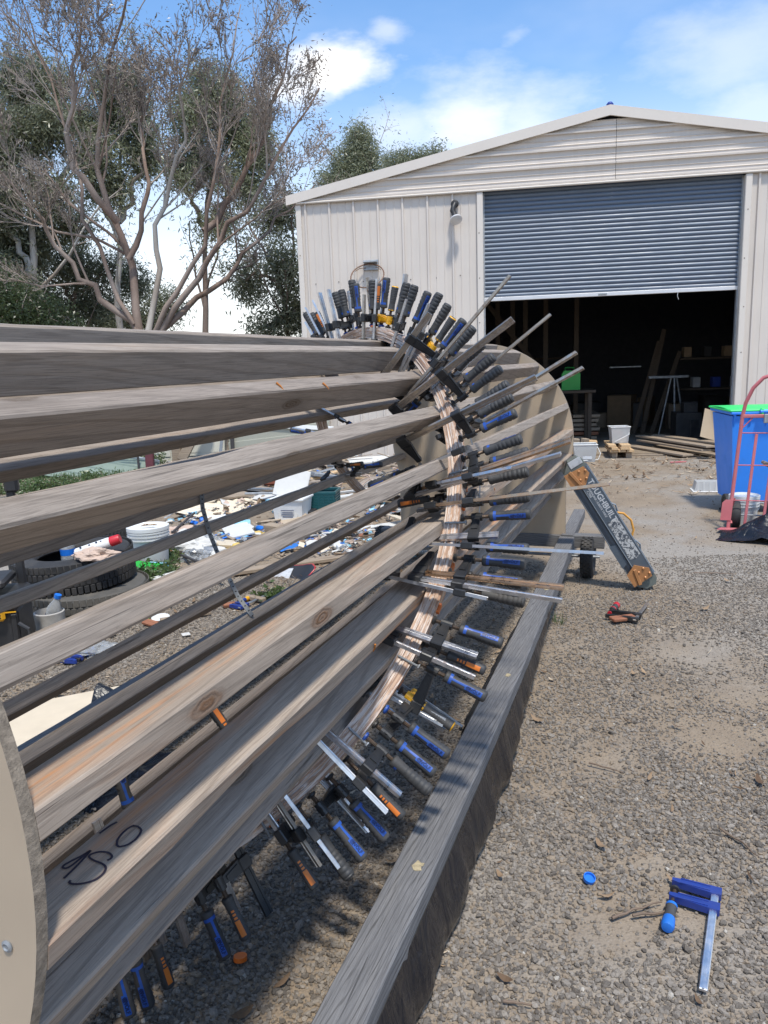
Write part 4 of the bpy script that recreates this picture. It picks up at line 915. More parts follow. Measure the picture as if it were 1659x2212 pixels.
def ltext(s, size, x, y, bold=True, z=.0458): raw('lettering', text_mesh(s, size, M['white_print'], .0003, bold), horse, (x, y, z))
ltext('TOUGHBUILT', .055, .315, .040); ltext('SAWHORSE / JOBSITE TABLE', .019, .31, .006); ltext('C700', .024, .23, -.012)
M['strap_y'] = plain('orange_strap', (.62, .29, .05), .6)
lpart('carry_strap', MB().tube([(.44, W2-.02, .0), (.48, W2+.03, .005), (.55, W2+.05, .0), (.62, W2+.03, 0), (.66, W2-.01, 0)], .008, 8), M['strap_y'], horse, smooth=True)
for q in ([(.36, W2-.01, .02), (.39, W2+.014, .03), (.44, W2+.004, .02)], [(.68, W2, .02), (.72, W2+.014, .03), (.76, W2-.002, .02)]): lpart('strap_anchor', MB().tube(q, .006, 7), M['slate_light'], horse)

M['bin_blue'] = plain('blue_bin_plastic', (.03, .25, .86), .45, var=.05, scale=3, dirt=(.06, .14, .35), damt=.3, bump=.03)
M['bin_green'] = plain('bright_green_lid', (.03, .66, .15), .42, var=.06, bump=.03); M['rubber'] = plain('black_wheel', (.02, .02, .021), .65, dirt=(.1, .09, .08))
BP = spot(1604, 1118)+V3(.25, .45, 0)
bin_ = thing('wheelie_bin', 'blue wheelie bin with bright green lid behind the hand truck', 'bin', BP, eul(0, 0, R_(-8)))
def taper(w0, d0, w1, d1, z0, z1): return np.array([(-w0/2, -d0/2, z0), (w0/2, -d0/2, z0), (w0/2, d0/2, z0), (-w0/2, d0/2, z0), (-w1/2, -d1/2, z1), (w1/2, -d1/2, z1), (w1/2, d1/2, z1), (-w1/2, d1/2, z1)]), [(3, 2, 1, 0), (4, 5, 6, 7), (0, 1, 5, 4), (1, 2, 6, 5), (2, 3, 7, 6), (3, 0, 4, 7)]
lpart('body', MB().add(*taper(.44, .50, .575, .68, .12, .99)), M['bin_blue'], bin_)
b = MB().box((0, 0, 1.02), (.62, .74, .035), None, .01)
lpart('rim', b, M['bin_blue'], bin_)
for x in (-.27, -.12, .03, .18): lpart('rim_rib', MB().prism([(-.0, .0), (.05, 0), (.0, -.12)], -.006, .006, np.array([[0, 0, 1], [-1, 0, 0], [0, 1, 0]], float), (x, -.33, 1.003)), M['bin_blue'], bin_)
P = np.zeros((8, 7, 3))
for i, y in enumerate(np.linspace(-.36, .38, 8)):
    for j, x in enumerate(np.linspace(-.315, .315, 7)): P[i, j] = (x, y, 1.043+.028*math.cos(y/.38*1.5)*(1-.25*(x/.3)**2))
lpart('lid', MB().grid(P), M['bin_green'], bin_, smooth=True); lpart('lid_edge', MB().box((0, .01, 1.043), (.64, .76, .022), None, .008), M['bin_green'], bin_)
lpart('hinge_bar', MB().tube([(-.05, -.40, 1.035), (.30, -.40, 1.035)], .018, 10), M['bin_blue'], bin_); lpart('hinge_lug', MB().box((-.03, -.385, 1.035), (.03, .06, .06), None, .01).box((.25, -.385, 1.035), (.03, .06, .06), None, .01), M['bin_green'], bin_)
for x in (-.27, .27):
    wv = raw('wheel', None, bin_, (x, -.24, .10), eul(0, R_(90), 0))
    lpart('tyre', MB().lathe([(.06, -.025), (.095, -.028), (.10, -.018), (.10, .018), (.095, .028), (.06, .025)], 24, cap=False), M['rubber'], wv, smooth=True); lpart('hub', MB().lathe([(0, -.02), (.06, -.022), (.06, .022), (0, .02)], 16), M['black_plastic'], wv)
lpart('axle', MB().tube([(-.27, -.24, .10), (.27, -.24, .10)], .012, 8), M['galv'], bin_)

M['pink'] = plain('faded_red_paint', (.50, .135, .145), .5, var=.12, scale=8, dirt=(.42, .3, .28), damt=.4, bump=.06)
HT = spot(1572, 1146); ht = thing('hand_truck', 'faded red steel hand truck standing before the blue bin', 'hand truck', HT)
hx = V3(.93, -.36, 0); up1 = V3(.105, .06, .99)                      # across the frame; up its rails
def H(a, h, o=0.0): return HT + hx*a + up1*h/.99 + V3(.3, .95, 0)*o + V3(0, 0, .02)
pt = [H(0, 0), H(0, .5), H(0, 1.02), H(.01, 1.14, -.02), H(.05, 1.27, -.05), H(.12, 1.36, -.07), H(.21, 1.39, -.08), H(.30, 1.36, -.07), H(.37, 1.27, -.05), H(.41, 1.14, -.02), H(.42, 1.02), H(.42, .5), H(.42, 0)]
part('side_rail', MB().tube(pt, .0165, 12), M['pink'], ht, True)
for a in (.135, .285): part('centre_bar', MB().bar(H(a, .0), H(a, .86), .026, .010, up=(0, -1, 0), ch=.002), M['pink'], ht)
for h in (.26, .58, .87): part('cross_rod', MB().tube([H(0, h), H(.42, h)], .0055, 8), M['pink'], ht)
part('top_brace', MB().bar(H(.0, 1.02), H(.42, 1.02), .035, .03, ch=.004), M['pink'], ht); part('gusset', MB().bar(H(.0, .90), H(.09, 1.01), .02, .008, ch=.002), M['pink'], ht)
part('castor', MB().lathe([(0, -.015), (.032, -.015), (.034, 0), (.032, .015), (0, .015)], 16, np.stack([V3(.36, .93, 0), V3(0, 0, 1), V3(.93, -.36, 0)], 1), H(.24, .95, -.02)), M['rubber'], ht, True); part('castor_bracket', MB().box(H(.20, 1.0, -.03), (.06, .02, .08), None, .004), M['galv'], ht)
part('toe_plate', MB().prism([(-.06, .0), (.46, 0), (.44, -.17), (-.10, -.15)], 0, .006, np.stack([hx, V3(.36, .93, 0), V3(0, 0, 1)], 1) @ eul(R_(-5), 0, 0), HT+V3(0, 0, .022)), M['pink'], ht)
part('wheel_guard', MB().prism([(-.085, .10), (.005, .10), (.005, .29), (-.06, .29), (-.085, .26)], 0, .005, np.stack([hx, up1, -V3(.36, .93, 0)], 1), HT+V3(.0, -.02, 0)), M['pink'], ht)
part('wheel_guard', MB().prism([(.42, .10), (.50, .10), (.50, .26), (.48, .29), (.42, .29)], 0, .005, np.stack([hx, up1, -V3(.36, .93, 0)], 1), HT+V3(.0, -.02, 0)), M['pink'], ht)
for a in (.02, .40):
    part('wheel_strut', MB().bar(H(a, .05), H(a, .10, .13), .024, .006, ch=.002), M['pink'], ht); part('wheel_strut', MB().bar(H(a, .28), H(a, .10, .13), .024, .006, ch=.002), M['pink'], ht)
fr_w = np.stack([V3(.36, .93, 0), V3(0, 0, 1), hx], 1)
for a in (.07, .35):
    c_ = H(a, .10, .15); wv = raw('wheel', None, ht, c_-HT, fr_w)
    lpart('tyre', MB().lathe([(.075, -.03), (.10, -.04), (.125, -.034), (.132, -.012), (.132, .012), (.125, .034), (.10, .04), (.075, .03)], 28, cap=False), M['rubber'], wv, smooth=True); lpart('rim', MB().lathe([(0, -.035), (.025, -.035), (.03, -.01), (.078, -.028), (.078, .028), (.03, .01), (.025, .035), (0, .035)], 20), M['alu'], wv, smooth=True)
part('axle', MB().tube([H(0, .10, .15), H(.42, .10, .15)], .008, 8), M['galv'], ht)
M['white'] = plain('white_plastic', (.72, .72, .70), .45, var=.05, dirt=(.45, .4, .34), damt=.35, bump=.04); M['frost'] = plain('cloudy_clear_plastic', (.62, .62, .61), .35, var=.08, trans=.35, dirt=(.5, .47, .42))
def pail(name, label, cat, p, r, h, mat, lidmat=None, lid_r=None, bail=True, rings=3, label_print=False, tilt=None, lip=True, parent=None):
    t = thing(name, label, cat, p, tilt)
    lpart('tub', MB().lathe([(0, 0), (r*.86, 0), (r*.88, .01), (r, h), (r*.96, h), (r*.84, .012), (0, .012)], 28, cap=False), mat, t, smooth=True, angle=40)
    for i in range(rings): lpart('rim_ring', MB().lathe([(r*.985, h-.03-i*.028), (r*1.05, h-.03-i*.028), (r*1.05, h-.018-i*.028), (r*.985, h-.018-i*.028)], 28, cap=False), mat, t)
    if lidmat: lpart('lid', MB().lathe([(0, h), (r*.93, h+.004), (r*1.0, h+.02), (r*1.06, h+.018), (r*1.06, h-.012), (r*1.02, h-.012)], 28, cap=False), lidmat, t, smooth=True, angle=40)
    if bail: 
        a_ = np.linspace(0, math.pi, 13); lpart('bail_handle', MB().tube(np.stack([r*1.06*np.cos(a_), -r*.9*np.sin(a_)*.8-.01, h*.8-.10*np.sin(a_)], 1), .004, 6), M['galv'], t)
    return t
pail('bucket', 'white plastic bucket with lid behind the hand truck bars', 'bucket', HT+V3(.27, .28, 0), .13, .26, M['white'], M['white'])
# black sheet on the ground, right
def drape(name, label, cx, cy, sx, sy, hgt, mat, seed, rotz=0, n=36, edge=True):
    r = np.random.default_rng(seed); b = MB(); P = np.zeros((n, n, 3)); c_, s_ = math.cos(rotz), math.sin(rotz)
    for i in range(n):
        for j in range(n):
            x, y = (i/(n-1)-.5)*2, (j/(n-1)-.5)*2; k_ = max(0, 1-(x*x+y*y)*.62)
            nz = mnoise.fractal(Vector((x*1.7+seed, y*1.7, seed*2.1)), 1, 2, 4); rid = 1-abs(mnoise.noise(Vector((x*2.3+seed*3, y*1.3, 5.5))))
            z = .008+hgt*(k_*(.55+.5*nz)+.35*k_*rid**4)+.012*max(0, nz); wob = 1+.10*mnoise.noise(Vector((x*2+9, y*2, seed)))
            X, Y = x*sx*wob, y*sy*wob; P[i, j] = (cx+X*c_-Y*s_, cy+X*s_+Y*c_, max(.007, z))
    b.grid(P); return tag(part(name, b, mat, None, True, None), label, 'plastic sheet')
tp = spot(1650, 1172); drape('plastic_sheet', 'crumpled black plastic sheet on the ground below the hand truck', tp[0]+.22, tp[1]+.02, .52, .27, .16, M['film'], 3, R_(-38))
tb = thing('wooden_handle', 'short dark wooden tool handle lying over black sheet at edge', 'tool handle', spot(1659, 1010, .55)); 
part('grip', MB().tube([spot(1648, 998, .60), spot(1659, 1004, .595), spot(1690, 1018, .57)], [.016, .022, .02], 10), M['old_board'], tb, True); part('shaft', MB().tube([spot(1690, 1018, .57), V3(3.5, 6.2, .02)], .012, 8), M['galv'], tb)

# by the door
def planks(lst, z0, mat, name, labfn, group, cat='plank'):
    for i, (u, y, L, w, t_, yaw, z) in enumerate(lst):
        o = raw(name, MB().box((0, 0, 0), (L, w, t_), None, .003).mesh(name, mat), None, shed_pt(u, y, z), SH_R @ eul(0, 0, R_(yaw))); tag(o, labfn(i), cat, group)
planks([(-.44, .05, .72, .115, .038, 90, .12), (-.30, .06, .72, .115, .038, 88, .12), (-.19, .05, .70, .11, .038, 91, .12), (-.43, .03, .74, .10, .038, 90, .16), (-.27, .04, .72, .14, .038, 90, .16), (-.46, .06, .7, .12, .038, 89, .20), (-.26, .04, .7, .15, .038, 91, .20)], 0, M['new_pine'], 'sawn_board', lambda i: f'fresh sawn board, {["bottom row left", "bottom row middle", "bottom row right", "middle row left", "middle row right", "top row left", "top row right"][i]} of the stack under the clear bucket', 'fresh sawn boards by door')
for i, dx in enumerate((-.42, -.2)): tag(raw('bearer', MB().box((0, 0, .05), (.09, .6, .098), None, .004).mesh('bearer', M['old_board']), None, shed_pt(dx, .06, .001), SH_R), f'timber bearer, {["left", "right"][i]} one under the fresh sawn boards', 'bearer', 'bearers under boards')
def tubbox(name, label, p, w, d, h, rz, fill=None):
    t = thing(name, label, 'tub', p, SH_R @ eul(0, 0, R_(rz)))
    v, f = taper(w*.82, d*.82, w, d, 0, h); b = MB().add(v, f[:1]+f[2:]); vi, fi = taper(w*.82-.008, d*.82-.008, w-.008, d-.008, .004, h); b.add(vi, [tuple(reversed(q)) for q in fi[:1]+fi[2:]]); lpart('tub_wall', b, M['frost'], t)
    lpart('rim', MB().box((0, -d/2, h), (w+.02, .014, .014), None, .004).box((0, d/2, h), (w+.02, .014, .014), None, .004).box((-w/2, 0, h), (.014, d, .014), None, .004).box((w/2, 0, h), (.014, d, .014), None, .004), M['white'], t)
    lpart('bail_handle', MB().tube([(w/2+.005, 0, h*.9), (w*.42, -d*.62, h*.55), (-w*.3, -d*.6, h*.12)] if fill else [(w/2+.005, 0, h*.9), (w/2+.06, -.04, h*.45), (w/2+.02, -.08, .03), (-w*.3, -d*.55, .02)], .006, 7), M['white'], t)
    if fill: lpart('contents', MB().box((-.04, 0, h*.45), (w*.5, d*.5, h*.6), eul(.1, .2, .3), .02), M[fill], t)
    else: lpart('paper_label', MB().box((.03, -d*.44, h*.28), (w*.4, .004, .06), eul(R_(-6), 0, 0)), M['white_print'], t)
    return t
tubbox('clear_bucket', 'clear square bucket with tools on top of the fresh boards', shed_pt(-.32, .05, .221), .30, .26, .26, 4, 'orange_grip'); tubbox('clear_bucket', 'clear square bucket standing on the ground before the door', shed_pt(-.92, -.55, .002), .36, .30, .27, 0)
tag(raw('offcut', MB().box((0, 0, .012), (.07, .22, .022), None, .003).mesh('offcut', M['old_board']), None, shed_pt(-.80, -1.02, .001), SH_R @ eul(0, 0, R_(12))), 'grey offcut lying before the clear bucket on the ground', 'offcut')
planks([(.58, .35, 2.0, .17, .03, 112, .20), (.95, .4, 2.1, .18, .03, 116, .20), (.28, .45, 1.9, .20, .03, 114, .05), (.55, .3, 1.8, .17, .03, 113, .14), (1.05, .2, 1.2, .17, .03, 118, .14), (1.08, .16, 1.1, .16, .03, 116, .085), (.80, .25, 1.6, .17, .03, 115, .05)], 0, M['old_board'], 'plank', lambda i: f'brown plank, {["upper left", "upper right", "lowest left", "second row left", "second row right", "third row right", "bottom right"][i]} in the pile at the door right side', 'brown planks right of door')
planks([(.25, .02, 1.3, .05, .02, 2, .014), (.75, -.45, .9, .03, .015, 14, .01), (-.1, -.62, .8, .03, .01, -5, .008), (1.05, -1.25, .5, .05, .02, 52, .012), (1.2, -1.2, .35, .05, .02, -50, .034), (.88, -.8, .3, .05, .012, -42, .01), (.92, -1.0, .22, .04, .012, -58, .01)], 0, M['old_board'], 'lath', lambda i: f'thin scrap lath, {["along the door sill", "just outside the sill right of it", "lying farthest left before the door", "sloping up beside the clear tray", "crossed over another beside the clear tray", "pale one among debris by the door", "shortest among debris by the door"][i]}', 'scrap laths by door', 'lath')
M['tub_grey'] = plain('grey_tub_plastic', (.22, .225, .23), .5)
t = thing('tub', 'grey moulded tub behind the blue bin by the planks', 'tub', shed_pt(1.62, -.15, 0), SH_R)
lpart('tub_wall', MB().lathe([(.18, .12), (.24, .14), (.34, .38), (.38, .56), (.40, .56), (.39, .585), (.35, .58), (.30, .36), (.2, .16), (0, .15)], 28, cap=False), M['tub_grey'], t, smooth=True, angle=50); lpart('wheel', MB().lathe([(0, -.04), (.11, -.04), (.125, 0), (.11, .04), (0, .04)], 20, eul(0, R_(90), 0), (-.02, -.12, .126)), M['rubber'], t, smooth=True)
lpart('support', MB().bar((-.05, -.05, .12), (-.16, .1, .38), .05, .01, ch=.002), M['white'], t)
tag(raw('board_offcut', MB().box((0, 0, 0), (.62, .012, .5), None, .002).mesh('board_offcut', M['mdf']), None, shed_pt(1.32, .38, .40), SH_R @ eul(R_(-22), R_(18), R_(10))), 'brown sheet offcut leaning behind the plank pile', 'board')
tr = thing('clear_tray', 'upturned clear divided tray on the ground left of the bin', 'tray', spot(1536, 1060), SH_R @ eul(0, 0, R_(-4)))
lpart('tray_wall', MB().add(*taper(.40, .22, .36, .18, .004, .12)), M['frost'], tr)
for i in range(6): lpart('divider_rib', MB().box((-.165+i*.066, -.102, .062), (.008, .012, .11), eul(R_(-10), 0, 0)), M['white'], tr)
lpart('rim', MB().box((0, 0, .006), (.44, .25, .008), None, .003), M['white'], tr)
def drill(label, p, rz, lying):
    t = thing('cordless_drill', label, 'drill', p, SH_R @ eul(0 if not lying else R_(80), 0, R_(rz)))
    lpart('motor_body', MB().tube([(-.1, 0, .19), (.03, 0, .19), (.07, 0, .19)], [.032, .034, .026], 12), M['yellow'], t, smooth=True); lpart('chuck', MB().tube([(.07, 0, .19), (.13, 0, .19)], [.022, .014], 10), M['black_plastic'], t)
    lpart('grip_handle', MB().bar((-.04, 0, .18), (-.06, 0, .06), .034, .04, up=(1, 0, 0), ch=.008), M['black_plastic'], t); lpart('battery', MB().box((-.055, 0, .03), (.12, .075, .058), None, .008), M['black_plastic'], t)
drill('yellow cordless drill standing beside the black crate', shed_pt(-1.12, .55, .16), 200, False); drill('yellow cordless drill lying left of the clear buckets', shed_pt(-1.42, .25, .20), 250, False)
for i, (u, y, z, s, rz) in enumerate(((-1.0, .05, .25, .10, 10), (-.86, .03, .25, .11, 40), (-1.15, .02, .24, .12, 5), (-1.3, -.35, .13, .24, 30), (-1.62, -.4, .12, .22, -20), (-.75, .1, .18, .17, 0), (-1.05, .3, .09, .17, 8))):
    tag(raw('wood_block', MB().box((0, 0, 0), (s, s*.8, s*.9), None, .004).mesh('wood_block', M['new_pine'] if i > 2 else M['old_board']), None, shed_pt(u, y, z), SH_R @ eul(R_(6 if i != 3 else 35), R_(5), R_(rz))), f'pine block, {["small one under the drills", "middle small one under the drills", "left small one under the drills", "large tilted one at the drum edge", "large one hidden by the drum edge", "upright one behind the boards", "flat one below the drill"][i]}', 'wood block', 'pine blocks by door')
cr = thing('milk_crate', 'black open plastic crate inside the shed door', 'crate', shed_pt(-1.45, .75, .0), SH_R)
for z in (.02, .11, .20, .30):
    for a, b_ in (((-.17, -.17), (.17, -.17)), ((.17, -.17), (.17, .17)), ((.17, .17), (-.17, .17)), ((-.17, .17), (-.17, -.17))): lpart('crate_bar', MB().bar((*a, z+.02), (*b_, z+.02), .012, .022), M['black_plastic'], cr)
for i in range(5):
    x = -.17+i*.085
    for y in (-.17, .17): lpart('crate_bar', MB().bar((x, y, .01), (x, y, .33), .012, .014), M['black_plastic'], cr); lpart('crate_bar', MB().bar((y, x, .01), (y, x, .33), .012, .014), M['black_plastic'], cr)
tag(raw('power_tool_case', MB().box((0, 0, .09), (.26, .2, .178), None, .02).mesh('power_tool_case', M['black_plastic']), None, shed_pt(1.42, -.95, .001), SH_R @ eul(0, 0, R_(10))), 'small black tool case among debris beside the bin', 'tool case')
for i, (px, py, L, w, mt, lab) in enumerate(((1600, 1018, .25, .05, 'white', 'white plastic strip among the debris by the door'), (1465, 1000, .3, .02, 'pink', 'pale red stick among the debris by the door'), (1560, 1100, .12, .02, 'black_plastic', 'black and orange pliers on the ground left of the bin wheel'))):
    p = spot(px, py); tag(raw('scrap', MB().box((0, 0, .014), (L, w, .02), eul(0, .05, R_(20*i)), .004).mesh('scrap', M[mt]), None, p, np.eye(3)), lab, 'scrap')

# clamps on the ground
def ground_clamp(name, label, pb0, pb1, ph, handle_dir, body, bar, grip, inlay, barL, reach, hl=.11, hr=.016, z=.026, gap=.035):
    """bar from its jaw end pb0 to its far end pb1; arms reach towards ph"""
    a, b_ = np.array(pb0), np.array(pb1); X = b_-a; X[2] = 0; X /= np.linalg.norm(X); side = np.array(ph)-a; side[2] = 0; side -= X*(side@X); side /= np.linalg.norm(side)
    t = thing(name, label, 'clamp', V3(a[0], a[1], 0), np.stack([X, np.cross(V3(0, 0, 1), X), V3(0, 0, 1)], 1)); sg = 1 if np.cross(V3(0, 0, 1), X)@side > 0 else -1
    lpart('bar', MB().box((barL/2-.01, 0, z), (barL+.02, .009*2.4, .010), None, .002).box((barL/2, 0, z+.0055), (barL, .006, .003)), M[bar], t)
    for nm, x, tp in (('fixed_jaw', .0, .012), ('sliding_jaw', gap+.02, .012)):
        lpart(nm, MB().prism([(x-.017, -.018), (x+.017, -.018), (x+.017, .018), (x+.009, reach-.01), (x+.004, reach+.01), (x-.009, reach+.01), (x-.011, reach-.01), (x-.017, .018)] if sg > 0 else [(x-.017, .018), (x-.017, -.018), (x-.011, -reach+.01), (x-.009, -reach-.01), (x+.004, -reach-.01), (x+.009, -reach+.01), (x+.017, -.018), (x+.017, .018)], -.0105, .0105, np.eye(3), (0, 0, z)), M[body], t)
    for x in (.0, gap+.02): lpart('jaw_web', MB().box((x-.011, sg*reach*.5, z+.0115), (.004, reach*.75, .003)).box((x+.009, sg*reach*.5, z+.0115), (.004, reach*.75, .003)), M[body], t)
    lpart('screw_thread', MB().tube([(gap-.018, sg*(reach-.002), z), (gap+.07, sg*(reach-.002), z)], .0055, 8), M['thread'], t); lpart('pressure_pad', MB().tube([(gap-.022, sg*(reach-.002), z), (gap-.014, sg*(reach-.002), z)], .014, 12), M[inlay if inlay == 'red' else 'black_plastic'], t)
    x0 = gap+.055; prof_ = [(.7, 0), (1, .06), (1, .14), (.85, .3), (1.0, .55), (1.12, .9), (.9, .98), (.4, 1)]
    Mx = np.stack([V3(0, 0, 1), V3(0, 1, 0), V3(1, 0, 0)], 1)
    lpart('handle', MB().lathe([(r*hr, x0+k*hl) for r, k in prof_], 14, Mx, (0, sg*(reach-.002), z)), M[grip], t, smooth=True, angle=50)
    lpart('grip_inlay', MB().lathe([(r*hr+.0006, x0+k*hl) for r, k in ((1, .03), (1, .13))], 14, Mx, (0, sg*(reach-.002), z), cap=False).lathe([(r*hr+.0008, x0+k*hl) for r, k in ((1.0, .6), (1.12, .9), (.9, .985), (.4, 1.005))], 14, Mx, (0, sg*(reach-.002), z)), M[inlay], t, smooth=True)
    return t
M['red'] = plain('red_plastic', (.50, .018, .03), .4); M['blue_bright'] = plain('bright_blue_plastic', (.015, .16, .60), .4, dirt=(.1, .12, .2), damt=.2)
a, b_ = spot(1545, 1925, .03), spot(1519, 2135, .03)
ground_clamp('bar_clamp', 'blue clamp lying alone on the gravel at lower right', a, b_, spot(1465, 1910, .03), 1, 'cast_blue', 'bright', 'grip', 'blue_bright', float(np.linalg.norm(b_-a)), .112, .105, .0165, .024, .052)
a, b_ = spot(1372, 1338, .03), spot(1412, 1285, .03)
ground_clamp('bar_clamp', 'black clamp with red and grey handle on the gravel', a, b_, spot(1320, 1325, .03), 1, 'cast', 'rusty', 'grip', 'red', .34, .17, .12, .02, .03, .07)
tag(part('wood_offcut', MB().box(spot(1346, 1335, .03), (.17, .06, .02), eul(R_(4), R_(3), R_(20)), .004), M['red_board']), 'reddish wood offcut beside the red handled clamp', 'offcut')
def cap(label, p, mat, r=.016, tilt=(0, 0, 0)):
    t = thing('bottle_cap', label, 'bottle cap', p, eul(*tilt)); lpart('cap_wall', MB().lathe([(0, .0), (r, 0), (r*1.02, .012), (r*.88, .012), (r*.86, .003), (0, .003)], 24, cap=False), M[mat], t, smooth=True, angle=35)
M['orange_cap'] = plain('orange_cap', (.75, .16, .02), .4, var=.05)
cap('round blue plastic cap lying on the gravel', spot(1272, 1900, .012), 'blue_bright', .0185, (R_(18), R_(8), 0)); cap('round orange plastic cap on the gravel under the drum', spot(519, 2064, .022), 'orange_cap', .0185, (R_(180-12), 0, 0))

# ================================================================== left-hand side: tyres, tool box, rubbish beyond the drum
def tyre(label, p, ro, ri, w, tilt=(0, 0, 0), mat='tyre', blocks=64):
    t = thing('tyre', label, 'tyre', p, eul(*tilt), 'old tyres'); h = w/2
    lpart('carcass', MB().lathe([(ri, -h*.75), (ri+.02, -h*.95), (ri+(ro-ri)*.55, -h), (ro-.02, -h*.88), (ro-.004, -h*.66), (ro, -h*.3), (ro, h*.3), (ro-.004, h*.66), (ro-.02, h*.88), (ri+(ro-ri)*.55, h), (ri+.02, h*.95), (ri, h*.75), (ri-.004, h*.6), (ri+.03, h*.4), (ro-.03, h*.5), (ro-.03, -h*.5), (ri+.03, -h*.4), (ri, -h*.75)], 56, cap=False), M[mat], t, smooth=True, angle=35)
    b = MB()
    for i in range(blocks):
        a = 2*math.pi*i/blocks
        for zz, dz, da in ((h*.72, .05, .0), (h*.25, .045, .5), (-h*.25, .045, 0), (-h*.72, .05, .5)):
            aa = a+da*2*math.pi/blocks; b.box(((ro+.002)*math.cos(aa), (ro+.002)*math.sin(aa), zz), (.007, 2*math.pi*ro/blocks*.78, dz*.95), eul(0, 0, aa), .002)
    o = lpart('tread', b, M[mat], t); o['kind'] = 'stuff'
    return t
M['tyre_grey'] = plain('dusty_tyre_rubber', (.085, .08, .072), .85, var=.25, dirt=(.22, .19, .15), damt=.6, bump=.3); M['tyre'] = M.get('tyre') or M['tyre_grey']
TP = spot(192, 1292, .11)*V3(1, 1, 0)
tyre('dusty grey tyre at the bottom of the two tyre stack', V3(TP[0], TP[1], .112), .40, .22, .22, mat='tyre_grey'); tyre('black tyre on top of the two tyre stack', V3(TP[0]-.10, TP[1]+.06, .335), .395, .235, .215, (R_(2), R_(-2), 0))
tyre('third tyre lying behind the stack of two', spot(236, 1172)*V3(1, 1, 0)+V3(0, .1, .09), .32, .19, .18)
lpx = V3(TP[0]-.10, TP[1]+.06, .445)
sc_ = thing('spray_can', 'white spray can with red cap resting on the upper tyre', 'spray can', spot(208, 1181, .49), frame(V3(.93, .05, .28), V3(0, 0, 1)))
lpart('can_body', MB().tube([(-.14, 0, 0), (-.13, 0, 0), (.09, 0, 0), (.10, 0, 0)], [.03, .034, .034, .03], 18), M['white'], sc_, smooth=True, angle=40); lpart('cap', MB().tube([(.10, 0, 0), (.105, 0, 0), (.16, 0, 0), (.168, 0, 0)], [.03, .034, .032, .028], 18), M['red'], sc_, smooth=True, angle=40)
for i, (x, w_) in enumerate(((-.09, .05), (-.03, .03), (.02, .045), (.05, .02))): lpart('print_bar', MB().box((x, -.022, .0265), (.012, .003, w_*.5), eul(R_(40), 0, 0)), M['dark_letter'], sc_)
M['clear'] = (lambda k: k.done(k.mix(k.ramp(k.noise(k.coords(), 20, 4), .4, .7), (.75, .77, .78), (.5, .51, .52)), .18, 0, None, .5, .65))(N('clear_plastic'))
M['rag'] = plain('beige_rag', (.52, .39, .31), .9, var=.15, scale=20, bump=.4)
bt = thing('plastic_bottle', 'clear bottle with blue label standing inside the upper tyre', 'bottle', spot(150, 1218, .30)); lpart('bottle_wall', MB().lathe([(0, 0), (.05, 0), (.052, .03), (.05, .13), (.03, .17), (.018, .185), (.018, .2), (0, .2)], 18), M['clear'], bt, smooth=True); lpart('paper_label', MB().lathe([(.0525, .07), (.0525, .115)], 18, cap=False), M['blue_bright'], bt)
def crumple(name, label, cat, p, sx, sy, sz, mat, seed, group=None, sub=4, k=.45):
    bm = bmesh.new(); bmesh.ops.create_icosphere(bm, subdivisions=sub, radius=1)
    for v in bm.verts:
        n_ = mnoise.fractal(v.co*1.6+Vector((seed*3.1, seed, 0)), 1, 2, 4); rd = 1-abs(mnoise.noise(v.co*2.7+Vector((0, seed*5, 1)))); q = v.co*(1+k*n_+.25*k*rd*rd)
        v.co = Vector((q.x*sx, q.y*sy, max(0.0, q.z+.35)*sz))
    me = bpy.data.meshes.new(name); bm.to_mesh(me); bm.free(); me.materials.append(M[mat]); o = raw(name, me, None, p); return tag(o, label, cat, group)
crumple('rag', 'crumpled beige rag on the rim of the upper tyre', 'rag', spot(205, 1206, .44), .12, .07, .05, 'rag', 2)
# tool box on wheels
TB = spot(45, 1452)
box = thing('rolling_tool_box', 'black rolling tool box with yellow latch at left edge', 'tool box', TB+V3(-.26, .06, 0), eul(0, 0, R_(12)))
lpart('body', MB().box((0, 0, .225), (.56, .34, .31), None, .02), M['black_plastic'], box); lpart('lid', MB().box((0, -.01, .41), (.58, .37, .07), None, .018), M['black_plastic'], box)
for x in (-.27, -.1, .08, .26): lpart('body_rib', MB().box((x, -.172, .22), (.035, .02, .28), None, .006), M['black_plastic'], box)
lt = raw('latch', MB().box((.17, -.2, .385), (.11, .03, .11), None, .014).mesh('latch', M['yellow']), box)
for i in range(3): lpart('latch_slot', MB().box((.175, -.2165, .352+i*.015), (.065, .004, .006)), M['black_plastic'], lt)
lpart('latch_plate', MB().box((.175, -.2165, .412), (.08, .004, .028)), M['black_plastic'], lt); lpart('trim_line', MB().box((.0, -.196, .375), (.56, .006, .006)), M['yellow'], box)
for x in (.0, .26): lpart('handle_post', MB().box((x-.02, .16, .70), (.045, .035, .70), None, .008), M['black_plastic'], box)
lpart('handle_bar', MB().box((.11, .16, 1.055), (.36, .05, .045), None, .012).box((.25, .16, 1.02), (.075, .06, .09), None, .014), M['black_plastic'], box)
lpart('upper_tray', MB().box((-.04, .04, .50), (.5, .27, .05), None, .014), M['black_plastic'], box)
for x in (-.25, .27): lpart('wheel', MB().lathe([(0, -.025), (.055, -.025), (.06, -.03), (.082, -.026), (.086, 0), (.082, .026), (.06, .03), (.055, .025), (0, .025)], 24, eul(0, R_(90), 0), (x, -.12, .088)), M['rubber'], box, smooth=True, angle=40)
lpart('side_handle', MB().tube([(.28, -.17, .30), (.33, -.19, .27), (.34, -.19, .2), (.29, -.17, .16)], .012, 8), M['black_plastic'], box, smooth=True)
